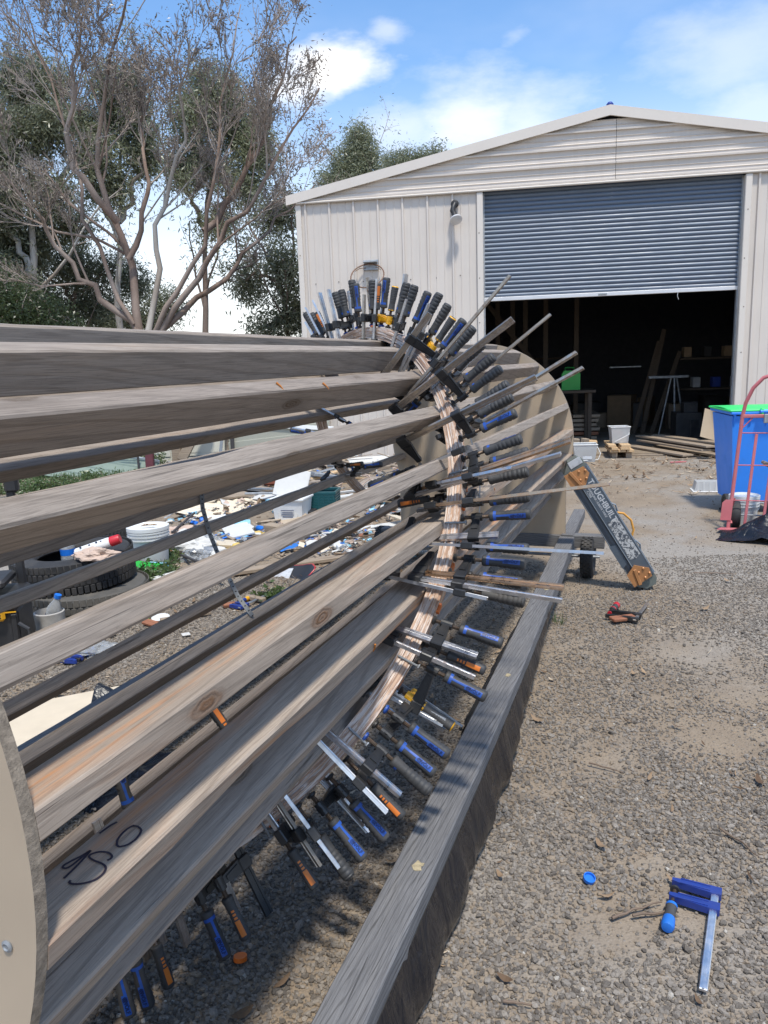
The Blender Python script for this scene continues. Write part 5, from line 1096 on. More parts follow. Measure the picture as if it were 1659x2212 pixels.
pb = thing('plaster_bucket', 'grey plaster crusted bucket holding a bottle by the tool box', 'bucket', spot(114, 1388)); M['plaster'] = plain('plaster_crust', (.42, .40, .37), .9, var=.2, scale=20, bump=.8)
lpart('tub_wall', MB().lathe([(0, 0), (.075, 0), (.09, .2), (.082, .205), (.07, .02), (0, .02)], 20, cap=False), M['plaster'], pb, smooth=True, angle=40)
bt = thing('plastic_bottle', 'clear bottle with blue cap leaning in the crusted bucket', 'bottle', spot(114, 1388)+V3(-.02, 0, .06), frame(V3(.94, 0, -.34), V3(.34, 0, .94)) @ np.eye(3)); lpart('bottle_wall', MB().lathe([(0, 0), (.042, .0), (.045, .03), (.045, .17), (.02, .225), (.018, .24), (0, .24)], 18), M['clear'], bt, smooth=True); lpart('cap', MB().lathe([(0, .238), (.021, .238), (.021, .262), (0, .262)], 14), M['blue_bright'], bt); lpart('paper_label', MB().lathe([(.0458, .06), (.0458, .13)], 18, cap=False), M['dark_letter'], bt)
pl = pail('bucket', 'white lidded bucket with dead leaves on its lid', 'bucket', spot(327, 1222), .165, .33, M['white'], M['white'], rings=3)
for i in range(5): lpart('dead_leaf', MB().tube([(-.05+.02*i, -.03+.015*i, .352), (-.02+.02*i, -.02+.01*(i % 2), .36), (.01+.018*i, .0, .352)], [.002, .008, .002], 5), M['chip'], pl)
crumple('plastic_bag', 'clear crinkled plastic wrap on gravel before the tool box', 'plastic bag', spot(190, 1412), .17, .10, .05, 'clear', 5)
ground_clamp('bar_clamp', 'small blue clamp tangled in clear plastic wrap at left', spot(140, 1425, .03), spot(190, 1398, .03), spot(160, 1445, .03), 1, 'cast_blue', 'steel', 'cast_blue', 'blue_bright', .22, .07, .09, .013)
M['lime'] = plain('lime_plastic', (.25, .60, .03), .4); M['blue_cloth'] = plain('blue_cloth', (.02, .16, .50), .8, var=.2, scale=14, bump=.3); M['yellow_cloth'] = plain('yellow_cloth', (.60, .43, .13), .85, var=.2, bump=.3); M['teal'] = plain('dark_teal_crate', (.008, .075, .085), .45); M['sky_blue'] = plain('pale_blue_plastic', (.25, .50, .62), .4); M['cream_sheet'] = plain('cream_sheet', (.66, .56, .42), .5, var=.08, bump=.1); M['paper'] = plain('white_paper', (.58, .565, .53), .8, var=.06, bump=.2); M['red_brown'] = plain('red_brown_paint', (.22, .065, .035), .6); M['maroon'] = plain('maroon_paint', (.13, .035, .045), .5)
def slab(name, label, cat, px, d, rz, mat, tilt=(0, 0), z=.02, group=None):
    p = spot(*px) if len(px) == 2 else np.array(px); o = raw(name, MB().box((0, 0, 0), d, None, min(d)*.15).mesh(name, M[mat]), None, V3(p[0], p[1], z), eul(R_(tilt[0]), R_(tilt[1]), R_(rz))); return tag(o, label, cat, group)
slab('plastic_tab', 'lime green plastic tab on the gravel', 'plastic tab', (319, 1340), (.03, .09, .015), 10, 'lime', z=.018); slab('paper_scrap', 'white folded paper scrap on gravel below the tyres', 'paper', (340, 1313), (.2, .09, .004), 12, 'paper', (4, 2), .022); slab('paper_scrap', 'tiny white scrap on the gravel between two beams', 'paper', (402, 1376), (.05, .04, .004), 30, 'paper', (5, 2), .018); slab('metal_bracket', 'small grey metal bracket on gravel left of the lime tab', 'bracket', (233, 1375), (.11, .05, .006), -20, 'galv', (3, 3), .02)
tag(raw('lid', MB().lathe([(0, 0), (.055, 0), (.06, .008), (.05, .012), (0, .008)], 20).mesh('lid', M['white']), None, spot(347, 1335, .012), eul(R_(6), 0, 0)), 'round white lid on the gravel beside the lime tab', 'lid')
for i, (px, L, rz) in enumerate((((700, 2000+0), .1, 0),)): pass
slab('plywood_sheet', 'cream plywood sheet lying flat beside the drum', 'plywood sheet', (70, 1585), (1.0, .62, .012), 24, 'cream_sheet', (0, 0), .022)
b = MB(); p0 = spot(195, 1560); P = np.zeros((14, 10, 3))
for i in range(14):
    for j in range(10):
        a, c_ = i/13, j/9; P[i, j] = p0+V3(-.0+.20*c_+.04*a, -.02+.20*a-.04*c_, .01+.15*math.sin(a*3.0)*(1-c_*.6)+.015*mnoise.noise(Vector((a*5, c_*5, 3))))
tag(part('plastic_sheet', b.grid(P), M['film'], None, True, None), 'folded black plastic standing up on the plywood sheet', 'plastic sheet')
drape('plastic_sheet', 'flat black plastic on gravel under the drum', -.98, 2.85, .26, .18, .05, M['film'], 8, R_(20), 24)
ground_clamp('bar_clamp', 'blue clamp with yellow jaw on gravel seen through beams', spot(520, 1310, .03), spot(595, 1275, .03), spot(530, 1285, .03), 1, 'cast_blue', 'galv', 'cast_blue', 'yellow', .36, .08, .1, .014)
slab('wood_offcut', 'pale wood offcut beside the blue and yellow clamp', 'offcut', (552, 1300), (.17, .045, .03), -35, 'old_board', z=.025); slab('bark_piece', 'red brown bark piece on gravel beside the strap end', 'bark', (497, 1312), (.10, .05, .02), 30, 'red_board', (10, 5), .02); slab('wood_offcut', 'long thin wood splinter on gravel between beams', 'offcut', (402, 1338), (.33, .035, .02), 22, 'old_board', z=.022)
slab('bark_piece', 'orange brown bark beside the lime green tab', 'bark', (326, 1352), (.10, .06, .015), -20, 'red_board', (8, 10), .02)
# skateboard
sk = thing('skateboard', 'black skateboard with white lettering lying on the litter', 'skateboard', spot(585, 1243), frame(V3(.93, -.32, .1), V3(.1, -.5, .85)))
P = np.zeros((17, 5, 3))
for i, x in enumerate(np.linspace(-.40, .40, 17)):
    w_ = .10*(1-max(0, (abs(x)-.30)/.11)**2); z_ = .05*max(0, (abs(x)-.26)/.14)**1.5
    for j, y in enumerate(np.linspace(-1, 1, 5)): P[i, j] = (x, y*w_, z_+.004*y*y)
lpart('deck', MB().grid(P).grid(P[:, ::-1]-V3(0, 0, .011)), M['black_plastic'], sk, smooth=True); lpart('deck_edge', MB().tube(np.concatenate([P[:, 0], P[::-1, 4]])-V3(0, 0, .005), .006, 6, closed=True), M['red'], sk, smooth=True)
raw('lettering', text_mesh('IPTU', .075, M['white_print'], .0004, True), sk, (-.16, -.03, .006)); lpart('graphic', MB().box((.10, .0, .006), (.16, .13, .002)), M['white_print'], sk)
for x in (-.24, .24):
    lpart('truck', MB().bar((x, -.09, -.04), (x, .09, -.04), .018, .018, ch=.003), M['galv'], sk)
    for y in (-.095, .095): lpart('wheel', MB().lathe([(0, -.017), (.024, -.017), (.027, 0), (.024, .017), (0, .017)], 16, eul(R_(90), 0, 0), (x, y, -.042)), M['red_brown'], sk, smooth=True)
# bags, tins and cloth
for i, (px, s, mt, lab) in enumerate((((405, 1196), (.20, .13, .12), 'paper', 'crumpled white bag right of the lidded bucket'), ((440, 1188), (.16, .10, .10), 'clear', 'clear crumpled plastic beside the white bag'), ((365, 1178), (.22, .10, .07), 'rag', 'dirty beige cloth behind the white bag'), ((425, 1210), (.12, .09, .07), 'clear', 'clear plastic jug on its side by the weeds'), ((475, 1205), (.10, .09, .06), 'paper', 'white paper ball beside the perforated strap'), ((520, 1192), (.13, .07, .05), 'yellow_cloth', 'yellow cloth scrap under the blue cloths'), ((395, 1150), (.25, .12, .04), 'rag', 'flat beige sheet behind the white bag'))): crumple('plastic_bag' if 'cloth' not in lab and 'sheet' not in lab else 'cloth', lab, 'bag' if 'cloth' not in lab and 'sheet' not in lab else 'cloth', spot(*px), *s, mt, 11+i)
def ribbon(label, px, L, w, rz, mat, seed, lift=.05):
    p = spot(*px); n_ = 16; P = np.zeros((n_, 4, 3)); c_, s_ = math.cos(R_(rz)), math.sin(R_(rz))
    for i in range(n_):
        a = i/(n_-1)-.5; z = .015+lift*(.6+.6*mnoise.noise(Vector((a*4, seed*2.2, 0))))*(1-abs(a)*1.2); lt_ = .05*mnoise.noise(Vector((a*3, seed, 4)))
        for j in range(4): y = (j/3-.5)*w+lt_; x = a*L; P[i, j] = (p[0]+x*c_-y*s_, p[1]+x*s_+y*c_, max(.008, z+.02*(j % 2)*mnoise.noise(Vector((a*6, j, seed)))))
    return tag(part('cloth_strip', MB().grid(P), M[mat], None, True, None), label, 'cloth', 'cloth strips on the heap')
for i, (px, L, w, rz, mt, lab) in enumerate((((500, 1163), .35, .10, 5, 'blue_cloth', 'blue cloth strip, leftmost on the rubbish'), ((535, 1170), .36, .12, -8, 'blue_cloth', 'wide blue cloth strip under the yellow one'), ((548, 1160), .42, .09, -4, 'yellow_cloth', 'upper yellow cloth strip across the blue ones'), ((575, 1175), .4, .08, 12, 'blue_cloth', 'blue cloth strip running right towards the tub'), ((540, 1185), .45, .08, 3, 'yellow_cloth', 'lower yellow cloth strip nearest the beams'), ((640, 1190), .3, .12, 18, 'blue_cloth', 'bright blue cloth beside the skateboard'), ((660, 1180), .25, .08, -10, 'blue_cloth', 'small blue cloth right of the skateboard'), ((745, 1180), .12, .08, 20, 'blue_cloth', 'lone blue scrap near the long white board'))): ribbon(lab, px, L, w, rz, mt, i+3)
def can(label, px, r, L, rz, mat, capm, cat='can', z=None):
    p = spot(*px); t = thing('can', label, cat, V3(p[0], p[1], r if z is None else z), eul(0, R_(90), R_(rz)))
    lpart('can_body', MB().lathe([(0, -L/2), (r*.92, -L/2), (r, -L/2+.01), (r, L/2-.01), (r*.92, L/2), (0, L/2)], 18), M[mat], t, smooth=True, angle=40); lpart('cap', MB().lathe([(0, L/2), (r*.95, L/2), (r*.9, L/2+.04), (0, L/2+.045)], 18), M[capm], t, smooth=True, angle=40)
can('white cylinder can with blue end on the bark litter', (465, 1130), .042, .24, 205, 'white', 'blue_bright'); can('pale blue tin on its side behind the blue cloths', (525, 1148), .06, .16, 190, 'sky_blue', 'paper'); can('dented silver tin near the bags', (455, 1200), .04, .13, 160, 'galv', 'galv'); can('blue drink can on the blue cloth pile', (565, 1150), .033, .12, 130, 'blue_bright', 'galv')
slab('folder', 'cream folded card beside the blue cloths', 'card', (490, 1186), (.22, .17, .03), 35, 'cream_sheet', (8, 12), .05); slab('wood_block', 'tan wood block at the right end of the blue cloths', 'wood block', (592, 1152), (.2, .11, .09), -35, 'old_board', (0, 0), .05)
slab('green_pack', 'bright green printed pack on the weeds', 'pack', (318, 1240), (.24, .13, .05), -12, 'green', (12, 6), .05); slab('printed_pack', 'white and blue printed pack behind the green pack', 'pack', (345, 1236), (.16, .10, .03), 10, 'sky_blue', (15, 8), .05); slab('printed_pack', 'crumpled white printed bag right of the green pack', 'pack', (360, 1260), (.2, .12, .03), 25, 'paper', (10, -8), .04)
# tub and crate
t = thing('square_tub', 'white square tub with printed label and lid off', 'tub', spot(634, 1136), eul(0, 0, R_(-14)))
lpart('tub_wall', MB().add(*taper(.27, .25, .33, .31, .0, .30)), M['white'], t); lpart('rim', MB().box((0, 0, .30), (.36, .34, .03), None, .008), M['white'], t); lpart('lid', MB().box((-.03, .10, .43), (.36, .02, .30), eul(R_(-25), R_(8), 0), .006), M['paper'], t)
lab_ = raw('paper_label', MB().box((0, -.142, .14), (.2, .003, .16), eul(R_(-5.5), 0, 0)).mesh('paper_label', M['paper']), t)
for i in range(4): lpart('print_bar', MB().box((0, -.1475-.003*(3-i)*.5, .19-i*.022), (.14-.03*(i % 2), .002, .007), eul(R_(-5.5), 0, 0)), M['dark_letter'], lab_)
for i in range(7): lpart('print_bar', MB().box((.04+i*.007, -.1415, .085), (.003+.002*(i % 2), .004, .04), eul(R_(-5.5), 0, 0)), M['dark_letter'], lab_)
cr = thing('crate', 'dark teal plastic crate beside the white square tub', 'crate', spot(692, 1122), eul(0, 0, R_(-8)))
for z in (.015, .31): 
    for a, b_ in (((-.2, -.15), (.2, -.15)), ((.2, -.15), (.2, .15)), ((.2, .15), (-.2, .15)), ((-.2, .15), (-.2, -.15))): lpart('crate_rim', MB().bar((*a, z), (*b_, z), .02, .03, ch=.003), M['teal'], cr)
for z in np.arange(.05, .3, .028): lpart('crate_slat', MB().box((0, -.15, z), (.38, .008, .016)), M['teal'], cr); lpart('crate_slat', MB().box((.2, 0, z), (.008, .28, .016)), M['teal'], cr)
for x in np.linspace(-.19, .19, 8): lpart('crate_post', MB().box((x, -.149, .16), (.014, .014, .30)), M['teal'], cr)
lpart('crate_panel', MB().box((0, .15, .16), (.4, .006, .30)).box((-.2, 0, .16), (.006, .3, .30)).box((0, 0, .006), (.4, .3, .006)), M['teal'], cr)
# corrugated sheet
b = MB(); xs_ = np.linspace(-.55, .55, 67); P = np.array([[(x, y, .012*math.sin(x*2*math.pi/.11)*1.0+.03) for x in xs_] for y in (-.42, .42)]); b.grid(P)
tag(raw('corrugated_sheet', b.mesh('corrugated_sheet', M['cream_sheet'], True), None, spot(497, 1102), eul(R_(10), R_(-2), R_(74))), 'cream corrugated sheet lying on the bark litter', 'corrugated sheet')
# boards that can be told apart
for px, d_, rz, mt, tl, z, lab in (((820, 1145), (1.7, .20, .02), 22, 'paper', (0, -2), .03, 'long white board lying under the lower beams'), ((640, 1225), (1.2, .10, .03), 24, 'old_board', (0, 0), .03, 'grey board lying right of the skateboard'), ((610, 1055), (.5, .14, .14), 8, 'red_brown', (0, 0), .13, 'red brown painted beam on the heap'), ((640, 1048), (.10, .14, .16), 8, 'yellow', (0, 0), .14, 'yellow end block on the red brown beam'), ((800, 1010), (.7, .4, .03), 12, 'paper', (6, 0), .12, 'white panel tilted on the heap behind'), ((770, 1035), (1.1, .18, .03), 14, 'old_board', (0, -3), .14, 'long grey plank across the back of the heap'), ((860, 1078), (.6, .4, .02), -12, 'cream_sheet', (5, 12), .12, 'tan sheet leaning near the far end panel'), ((530, 1060), (.7, .5, .02), 40, 'black_plastic', (0, 4), .04, 'black sheet beside the corrugated sheet'), ((590, 1075), (.45, .12, .03), -25, 'old_board', (0, 5), .10, 'short pale board on the black sheet'), ((585, 1090), (.6, .06, .02), 4, 'galv', (0, 2), .14, 'thin grey metal strip over the short board'), ((720, 1045), (.6, .05, .06), 6, 'slate', (0, 0), .12, 'blue grey steel channel on the heap'), ((700, 1055), (.32, .2, .05), 25, 'galv', (0, 12), .18, 'grey wire rack lying on the heap'), ((590, 1012), (.32, .06, .03), 18, 'green', (0, 0), .10, 'bright green stick at the back of the heap'), ((845, 960), (.18, .12, .2), 15, 'sky_blue', (0, 0), .3, 'blue white carton at the end panel edge'), ((740, 1190), (.1, .08, .05), 15, 'white', (0, 5), .03, 'small white plastic box on leaf litter'), ((700, 1185), (.32, .2, .02), 10, 'paper', (5, 5), .04, 'pale torn card beside the blue cloths')):
    slab('board' if 'board' in lab or 'panel' in lab or 'plank' in lab or 'sheet' in lab else 'scrap', lab, 'board' if 'board' in lab or 'plank' in lab or 'panel' in lab else 'scrap', px, d_, rz, mt, tl, z)
hr = np.random.default_rng(5)
SCR = []
for i in range(46):
    px = (hr.uniform(560, 890), hr.uniform(985, 1085)); L = hr.uniform(.25, .9); w_ = hr.uniform(.02, .07)
    lab = f"{'long' if L > .55 else 'short'} {['brown', 'grey', 'pale pine', 'brown', 'white', 'metal'][i % 6]} scrap {'at the back' if px[1] < 1018 else ('midway' if px[1] < 1052 else 'at the front')} of the heap, {'left end' if px[0] < 645 else ('left of middle' if px[0] < 725 else ('right of middle' if px[0] < 810 else 'by the end panel'))}"
    SCR.append([lab, px, (L, w_, hr.uniform(.012, .03)), hr.uniform(-60, 60), ['old_board', 'weathered', 'new_pine', 'old_board', 'paper', 'galv'][i % 6], (hr.uniform(-10, 10), hr.uniform(-14, 14)), hr.uniform(.04, .2)])
for q in SCR:
    twins = sorted((t for t in SCR if t[0] == q[0]), key=lambda t: t[2][1]); n_ = len(twins)
    slab('timber_scrap', q[0] if n_ == 1 else f"{['narrower', 'wider'][twins.index(q)] if n_ == 2 else ['narrowest', 'middling', 'widest'][min(2, twins.index(q))]} {q[0]}", 'timber scrap', *q[1:], 'timber scraps on the heap')
for i in range(7):
    p = spot(hr.uniform(690, 830), hr.uniform(1030, 1075)); a_ = np.linspace(0, 7, 30); r_ = hr.uniform(.08, .2)
    tag(part('cable_loop', MB().tube(np.stack([p[0]+r_*np.cos(a_)*(1+.1*np.sin(a_*2.3)), p[1]+r_*.6*np.sin(a_), .12+.05*np.sin(a_*1.7)+.01*a_], 1), .006, 6), M[['rag', 'slate_light', 'paper'][i % 3]], None, True), f"{['beige', 'dark grey', 'white'][i % 3]} cable loop in the heap {['behind the crate', 'right of the crate', 'near the end panel', 'beside the wire rack', 'over the channel', 'under the grey plank', 'nearest the beams'][i]}", 'cable', 'cables on the heap')
SHS = []
for i in range(34):
    px = (hr.uniform(375, 905), hr.uniform(990, 1175)); L = hr.uniform(.18, .55); kind = i % 7
    mt = ['paper', 'old_board', 'cream_sheet', 'galv', 'weathered', 'black_plastic', 'mdf'][kind]; nm = ['white', 'brown', 'cream', 'grey metal', 'weathered', 'black', 'tan'][kind]
    if px[1] > 1120 and px[0] < 480: px = (px[0]+180, px[1]-60)
    SHS.append([f"{'large' if L > .37 else 'small'} {nm} sheet piece {'at the back' if px[1] < 1050 else ('midway' if px[1] < 1110 else 'at the front')} of the heap, {'far left' if px[0] < 500 else ('left' if px[0] < 620 else ('middle' if px[0] < 760 else 'right'))} part", px, (L, L*hr.uniform(.3, .8), hr.uniform(.006, .03)), hr.uniform(-80, 80), mt, (hr.uniform(-14, 14), hr.uniform(-14, 14)), hr.uniform(.05, .14)])
for q in SHS:
    twins = sorted((t for t in SHS if t[0] == q[0]), key=lambda t: t[2][0]); n_ = len(twins)
    slab('sheet_piece', q[0] if n_ == 1 else f"{['shorter', 'longer'][twins.index(q)] if n_ == 2 else ['shortest', 'middling', 'longest'][min(2, twins.index(q))]} {q[0]}", 'sheet piece', *q[1:], 'sheet pieces on the heap')
# the carpet of bits too small to pick apart
bits = []
for i, (mt, d_) in enumerate((('paper', (1, .6, .02)), ('chip', (.8, .5, .1)), ('chip', (1.3, .2, .1)), ('old_board', (1.4, .3, .06)), ('blue_bright', (.7, .22, .1)), ('old_board', (1.6, .16, .1)), ('old_board', (.7, .3, .15)), ('cream_sheet', (.8, .5, .03)), ('black_plastic', (.8, .3, .1)), ('red_board', (.6, .3, .06)), ('rag', (.7, .6, .2)), ('galv', (1.2, .1, .06)), ('sky_blue', (.5, .3, .2)), ('clear', (.8, .6, .15)))):
    bm = bmesh.new(); bmesh.ops.create_cube(bm, size=1); bmesh.ops.subdivide_edges(bm, edges=bm.edges[:], cuts=2)
    for v_ in bm.verts: n_ = mnoise.noise_vector(v_.co*2.3+Vector((i*3.3, 0, 0))); v_.co = Vector((v_.co.x*d_[0], v_.co.y*d_[1], v_.co.z*d_[2])) + Vector((n_.x*.12, n_.y*.12, n_.z*(.18 if mt in ('paper', 'rag', 'clear') else .04)))
    me = bpy.data.meshes.new('bit'); bm.to_mesh(me); bm.free(); me.materials.append(M[mt]); bits.append(me)
pts, rot, scl = [], [], []
for i in range(3000):
    px = (hr.uniform(360, 930), hr.uniform(985, 1215)); p = spot(*px)
    if fbm(p, 1.1, 6.1)+.62-(.0006*max(0, px[1]-1130))*8*(px[0] < 520) < hr.random()*1.05: continue
    s_ = hr.uniform(.035, .15)*(1 if px[1] < 1150 else .75); pts.append((p[0], p[1], .012+hr.random()*.06)); rot.append((hr.normal(0, .25), hr.normal(0, .25), hr.uniform(0, 6.28))); scl.append((s_, s_, s_))
scatter('rubbish', 'carpet of small paper, plastic and timber scraps beyond the drum', 'rubbish', pts, rot, scl, bits)
can('rolled blue grey tarpaulin behind the third tyre', (240, 1150), .10, .5, 15, 'slate', 'slate', 'tarpaulin')
M['iron'] = plain('dark_iron', (.05, .045, .045), .6)
for p0, p1, lab in (((372, 1150), (420, 1108), 'thin dark rod leaning over the litter behind the bucket'), ((395, 1200), (480, 1236), 'black pipe lying over the white bags')): tag(part('rod', MB().tube([spot(*p0, .05), spot(*p1, .12)], .012, 8), M['iron']), lab, 'rod')

# fence side: old door panels, ridged sheet, posts
M['door_cream'] = plain('cream_panel_door', (.60, .585, .50), .5, var=.05, scale=2, dirt=(.4, .38, .3), damt=.3, bump=.03)
GY = 13.35
gd = thing('panel_door', 'old cream panelled garage door standing as a fence', 'garage door', V3(-4.5, GY, 0), eul(R_(-3), 0, R_(2)))
for i in range(6): 
    x = -2.65+i*1.02; pn = raw('door_panel', MB().box((x, 0, .62), (1.0, .04, 1.24), None, .006).mesh('door_panel', M['door_cream']), gd)
    for z in (.34, .92):
        lpart('moulding', MB().box((x, -.026, z), (.78, .014, .40), None, .006), M['door_cream'], pn); lpart('moulding_inset', MB().box((x, -.0345, z), (.66, .008, .29), None, .004), M['door_cream'], pn)
wb = thing('weatherboard_wall', 'leaning greenish weatherboard wall section behind the heap', 'wall section', V3(-1.75, GY-.35, 0), eul(R_(-8), 0, R_(-4))); M['wb'] = plain('sage_weatherboard', (.36, .355, .29), .6, var=.05, scale=2, dirt=(.3, .28, .22), damt=.3)
for i in range(8): lpart('weatherboard', MB().box((0, -.004, .08+i*.15), (1.75, .03, .165), eul(R_(7), R_(-5), 0), .004), M['wb'], wb)
lpart('brace_strip', MB().box((.2, -.05, .62), (1.5, .02, .07), eul(0, R_(4), 0), .004), M['white'], wb)
rs = thing('ridged_sheet', 'green ridged metal sheet lying in the grass at left', 'metal sheet', spot(150, 1036)+V3(-.4, .25, 0), eul(R_(28), R_(10), R_(-8))); M['sage'] = plain('sage_green_steel', (.20, .245, .20), .4, var=.06, bump=.03)
xs_ = np.linspace(0, .8, 41); lpart('metal_skin', MB().grid(np.array([[(x, y, .02+(.02 if (y*10) % 2 < .35 else 0)) for x in (-1.5, 1.5)] for y in xs_])), M['sage'], rs)
lpart('folded_edge', MB().box((0, .8, .04), (3.0, .02, .07), None, .004), M['white'], rs)
for i, x in enumerate((-4.85, -3.55, -2.62)): tag(part('timber_post', MB().box((x, GY-.12, .5), (.16, .1, 1.0), eul(0, R_(2*i-2), 0), .006), M['old_board']), f'timber post, {["left", "middle", "right"][i]} one before the cream door panels', 'post', 'posts at the cream panels')
tag(part('timber_prop', MB().bar((-3.45, GY-.25, .1), (-2.95, GY-.2, .95), .16, .08, up=(0, -1, 0), ch=.006), M['old_board']), 'slanted timber prop against the cream door panels', 'prop'); tag(part('steel_post', MB().bar((-2.55, GY-.3, 0), (-2.53, GY-.3, 1.1), .06, .06, ch=.004), M['iron']), 'black steel post before the weatherboard wall', 'post'); tag(part('angle_post', MB().bar((-2.78, GY-.4, 0), (-2.60, GY-.35, 1.05), .05, .012, ch=.002), M['galv']), 'perforated steel angle leaning by the black post', 'steel angle')
fr_ = thing('garden_frame', 'maroon and black steel frame standing in the weeds', 'frame', V3(-3.95, GY-.9, 0))
part('upright', MB().bar((-3.80, GY-.9, 0), (-3.78, GY-.9, .62), .13, .09, ch=.01), M['maroon'], fr_); part('cross_tank', MB().box((-3.50, GY-.85, .50), (.42, .1, .22), None, .03), M['maroon'], fr_); part('rod', MB().bar((-4.75, GY-.9, .66), (-3.35, GY-.9, .70), .03, .025), M['iron'], fr_); part('rod', MB().bar((-4.72, GY-.92, .54), (-3.95, GY-.92, .56), .03, .025), M['iron'], fr_); part('rod', MB().bar((-3.98, GY-.92, 0), (-3.97, GY-.92, .57), .03, .03), M['iron'], fr_)

# ================================================================== plants
def leaf_mat(name, a, b, c_, trans=.42):
    k = N(name); gi = k.new('ShaderNodeNewGeometry'); r = gi.outputs['Random Per Island']; n = k.noise(k.coords(), .8, 3, .5)
    col = k.mix(r, a, b); col = k.mix(k.ramp(n, .4, .65, 0, .5), col, c_)
    tr = k.new('ShaderNodeBsdfTranslucent'); k.l.new(col, tr.inputs[0]); mx = k.new('ShaderNodeMixShader'); mx.inputs[0].default_value = trans
    k.done(col, .34, 0, None, .6); k.l.new(k.b.outputs[0], mx.inputs[1]); k.l.new(tr.outputs[0], mx.inputs[2]); k.l.new(mx.outputs[0], k.n['Material Output'].inputs[0]); return k.m
M['leaf_euc'] = leaf_mat('gum_leaf', (.14, .16, .09), (.36, .37, .245), (.23, .25, .145)); M['leaf_dark'] = leaf_mat('dark_gum_leaf', (.125, .14, .085), (.32, .33, .225), (.20, .215, .13)); M['leaf_dry'] = leaf_mat('dry_brown_leaf', (.11, .095, .08), (.27, .23, .185), (.17, .15, .115)); M['leaf_bush'] = leaf_mat('bush_leaf', (.05, .075, .03), (.13, .16, .07), (.08, .11, .045)); M['leaf_weed'] = leaf_mat('weed_leaf', (.055, .10, .03), (.14, .19, .065), (.10, .14, .05), .35)
def leaves(centres, size, droop, aspect=.22, seed=0):
    """one flat four-cornered leaf folded along its rib at every centre"""
    r = np.random.default_rng(seed); n = len(centres); c_ = np.asarray(centres)
    d = r.normal(size=(n, 3)); d[:, 2] = d[:, 2]*.6-droop; d /= np.linalg.norm(d, axis=1, keepdims=True)
    s_ = np.cross(d, r.normal(size=(n, 3))); s_ /= np.linalg.norm(s_, axis=1, keepdims=True); L = size*r.uniform(.6, 1.25, (n, 1)); w = L*aspect
    nn = np.cross(d, s_); v = np.stack([c_, c_+d*L*.45+s_*w/2+nn*w*.12, c_+d*L, c_+d*L*.45-s_*w/2+nn*w*.12], 1).reshape(-1, 3)
    return v, np.arange(4*n).reshape(n, 4)
def blades(pts, h, seed, lean=.35, w=.006):
    r = np.random.default_rng(seed); n = len(pts); p = np.asarray(pts); a = r.uniform(0, 6.28, n); hh = h*r.uniform(.4, 1.2, n); dx = np.stack([np.cos(a), np.sin(a), 0*a], 1); sx = np.stack([-np.sin(a), np.cos(a), 0*a], 1)*w
    m_ = p+dx*(lean*hh*.35)[:, None]; m_[:, 2] += hh*.6; t_ = p+dx*(lean*hh)[:, None]; t_[:, 2] += hh
    v = np.stack([p-sx, p+sx, m_+sx*.7, m_-sx*.7, t_+sx*.1, t_-sx*.1], 1).reshape(-1, 3); b0 = np.arange(n)*6
    f = np.concatenate([np.stack([b0, b0+1, b0+2, b0+3], 1), np.stack([b0+3, b0+2, b0+4, b0+5], 1)]); return v, f
gr = np.random.default_rng(3); gp = []
while len(gp) < 11000:
    x, y = gr.uniform(-8.5, -2.0), gr.uniform(9.3, 13.3)
    if fbm((x, y), .5, 4.4)+.45+.25*(y-11.5) > gr.random() and not (x > -3.2 and y < 11.8): gp.append((x, y, 0))
v, f = blades(gp, .09, 4); o = raw('grass', fast_mesh('grass', v, f, M['leaf_weed'])); tag(o, 'rough green grass growing before the cream panels', 'grass', kind='stuff')
def weed(label, p, rx, h, n, seed, size=.045, name='weed_clump'):
    r = np.random.default_rng(seed); t = thing(name, label, 'weeds', p); st = MB(); cs = []
    for i in range(max(5, n//60)):
        a, q = r.uniform(0, 6.28), r.random()**.5*rx; x, y = q*math.cos(a), q*math.sin(a); hh = h*r.uniform(.4, 1)*(1-.4*q/rx)
        pt_ = [(x*.5, y*.5, 0), (x*.8, y*.8, hh*.55), (x+r.normal(0, .03), y+r.normal(0, .03), hh)]; st.tube(pt_, [.004, .003, .0015], 4)
        for j in range(60): u = r.random(); c_ = np.array([np.interp(u, [0, .5, 1], [k_[m_] for k_ in pt_]) for m_ in range(3)]); cs.append(c_+r.normal(0, .035, 3)*V3(1, 1, .6))
    lpart('stem', st, M['twig'], t); cs = np.array(cs); cs[:, 2] = np.maximum(cs[:, 2], .01); v, f = leaves(cs, size, -.1, .45, seed); raw('foliage', fast_mesh('foliage', v, f, M['leaf_weed']), t)
for px, rx, h, n, lab in (((300, 1250), .30, .14, 2200, 'green weeds growing beside the tyre stack'), ((345, 1215), .18, .10, 900, 'small weeds behind the green pack'), ((430, 1180), .15, .10, 500, 'weeds poking through by the perforated strap'), ((960, 1290+0), .0, .0, 0, ''), ((210, 1050), .75, .28, 3600, 'leafy weeds in front of the ridged green sheet'), ((300, 1010), .5, .42, 3000, 'tall weeds climbing the maroon steel frame'), ((60, 1062), .6, .25, 2400, 'leafy weeds at far left of the yard'), ((590, 1290), .10, .05, 400, 'low green weed right of the blue and yellow clamp')):
    if n: weed(lab, spot(*px), rx, h, n, int(px[0]))
v, f = blades(np.array([spot(1207, 1345)+V3(gr.normal(0, .02), gr.normal(0, .04), 0) for _ in range(40)]), .06, 9, .5, .0018); tag(raw('grass_tuft', fast_mesh('grass_tuft', v, f, M['leaf_weed'])), 'small grass tuft at the foot of the trolley rail', 'grass tuft')

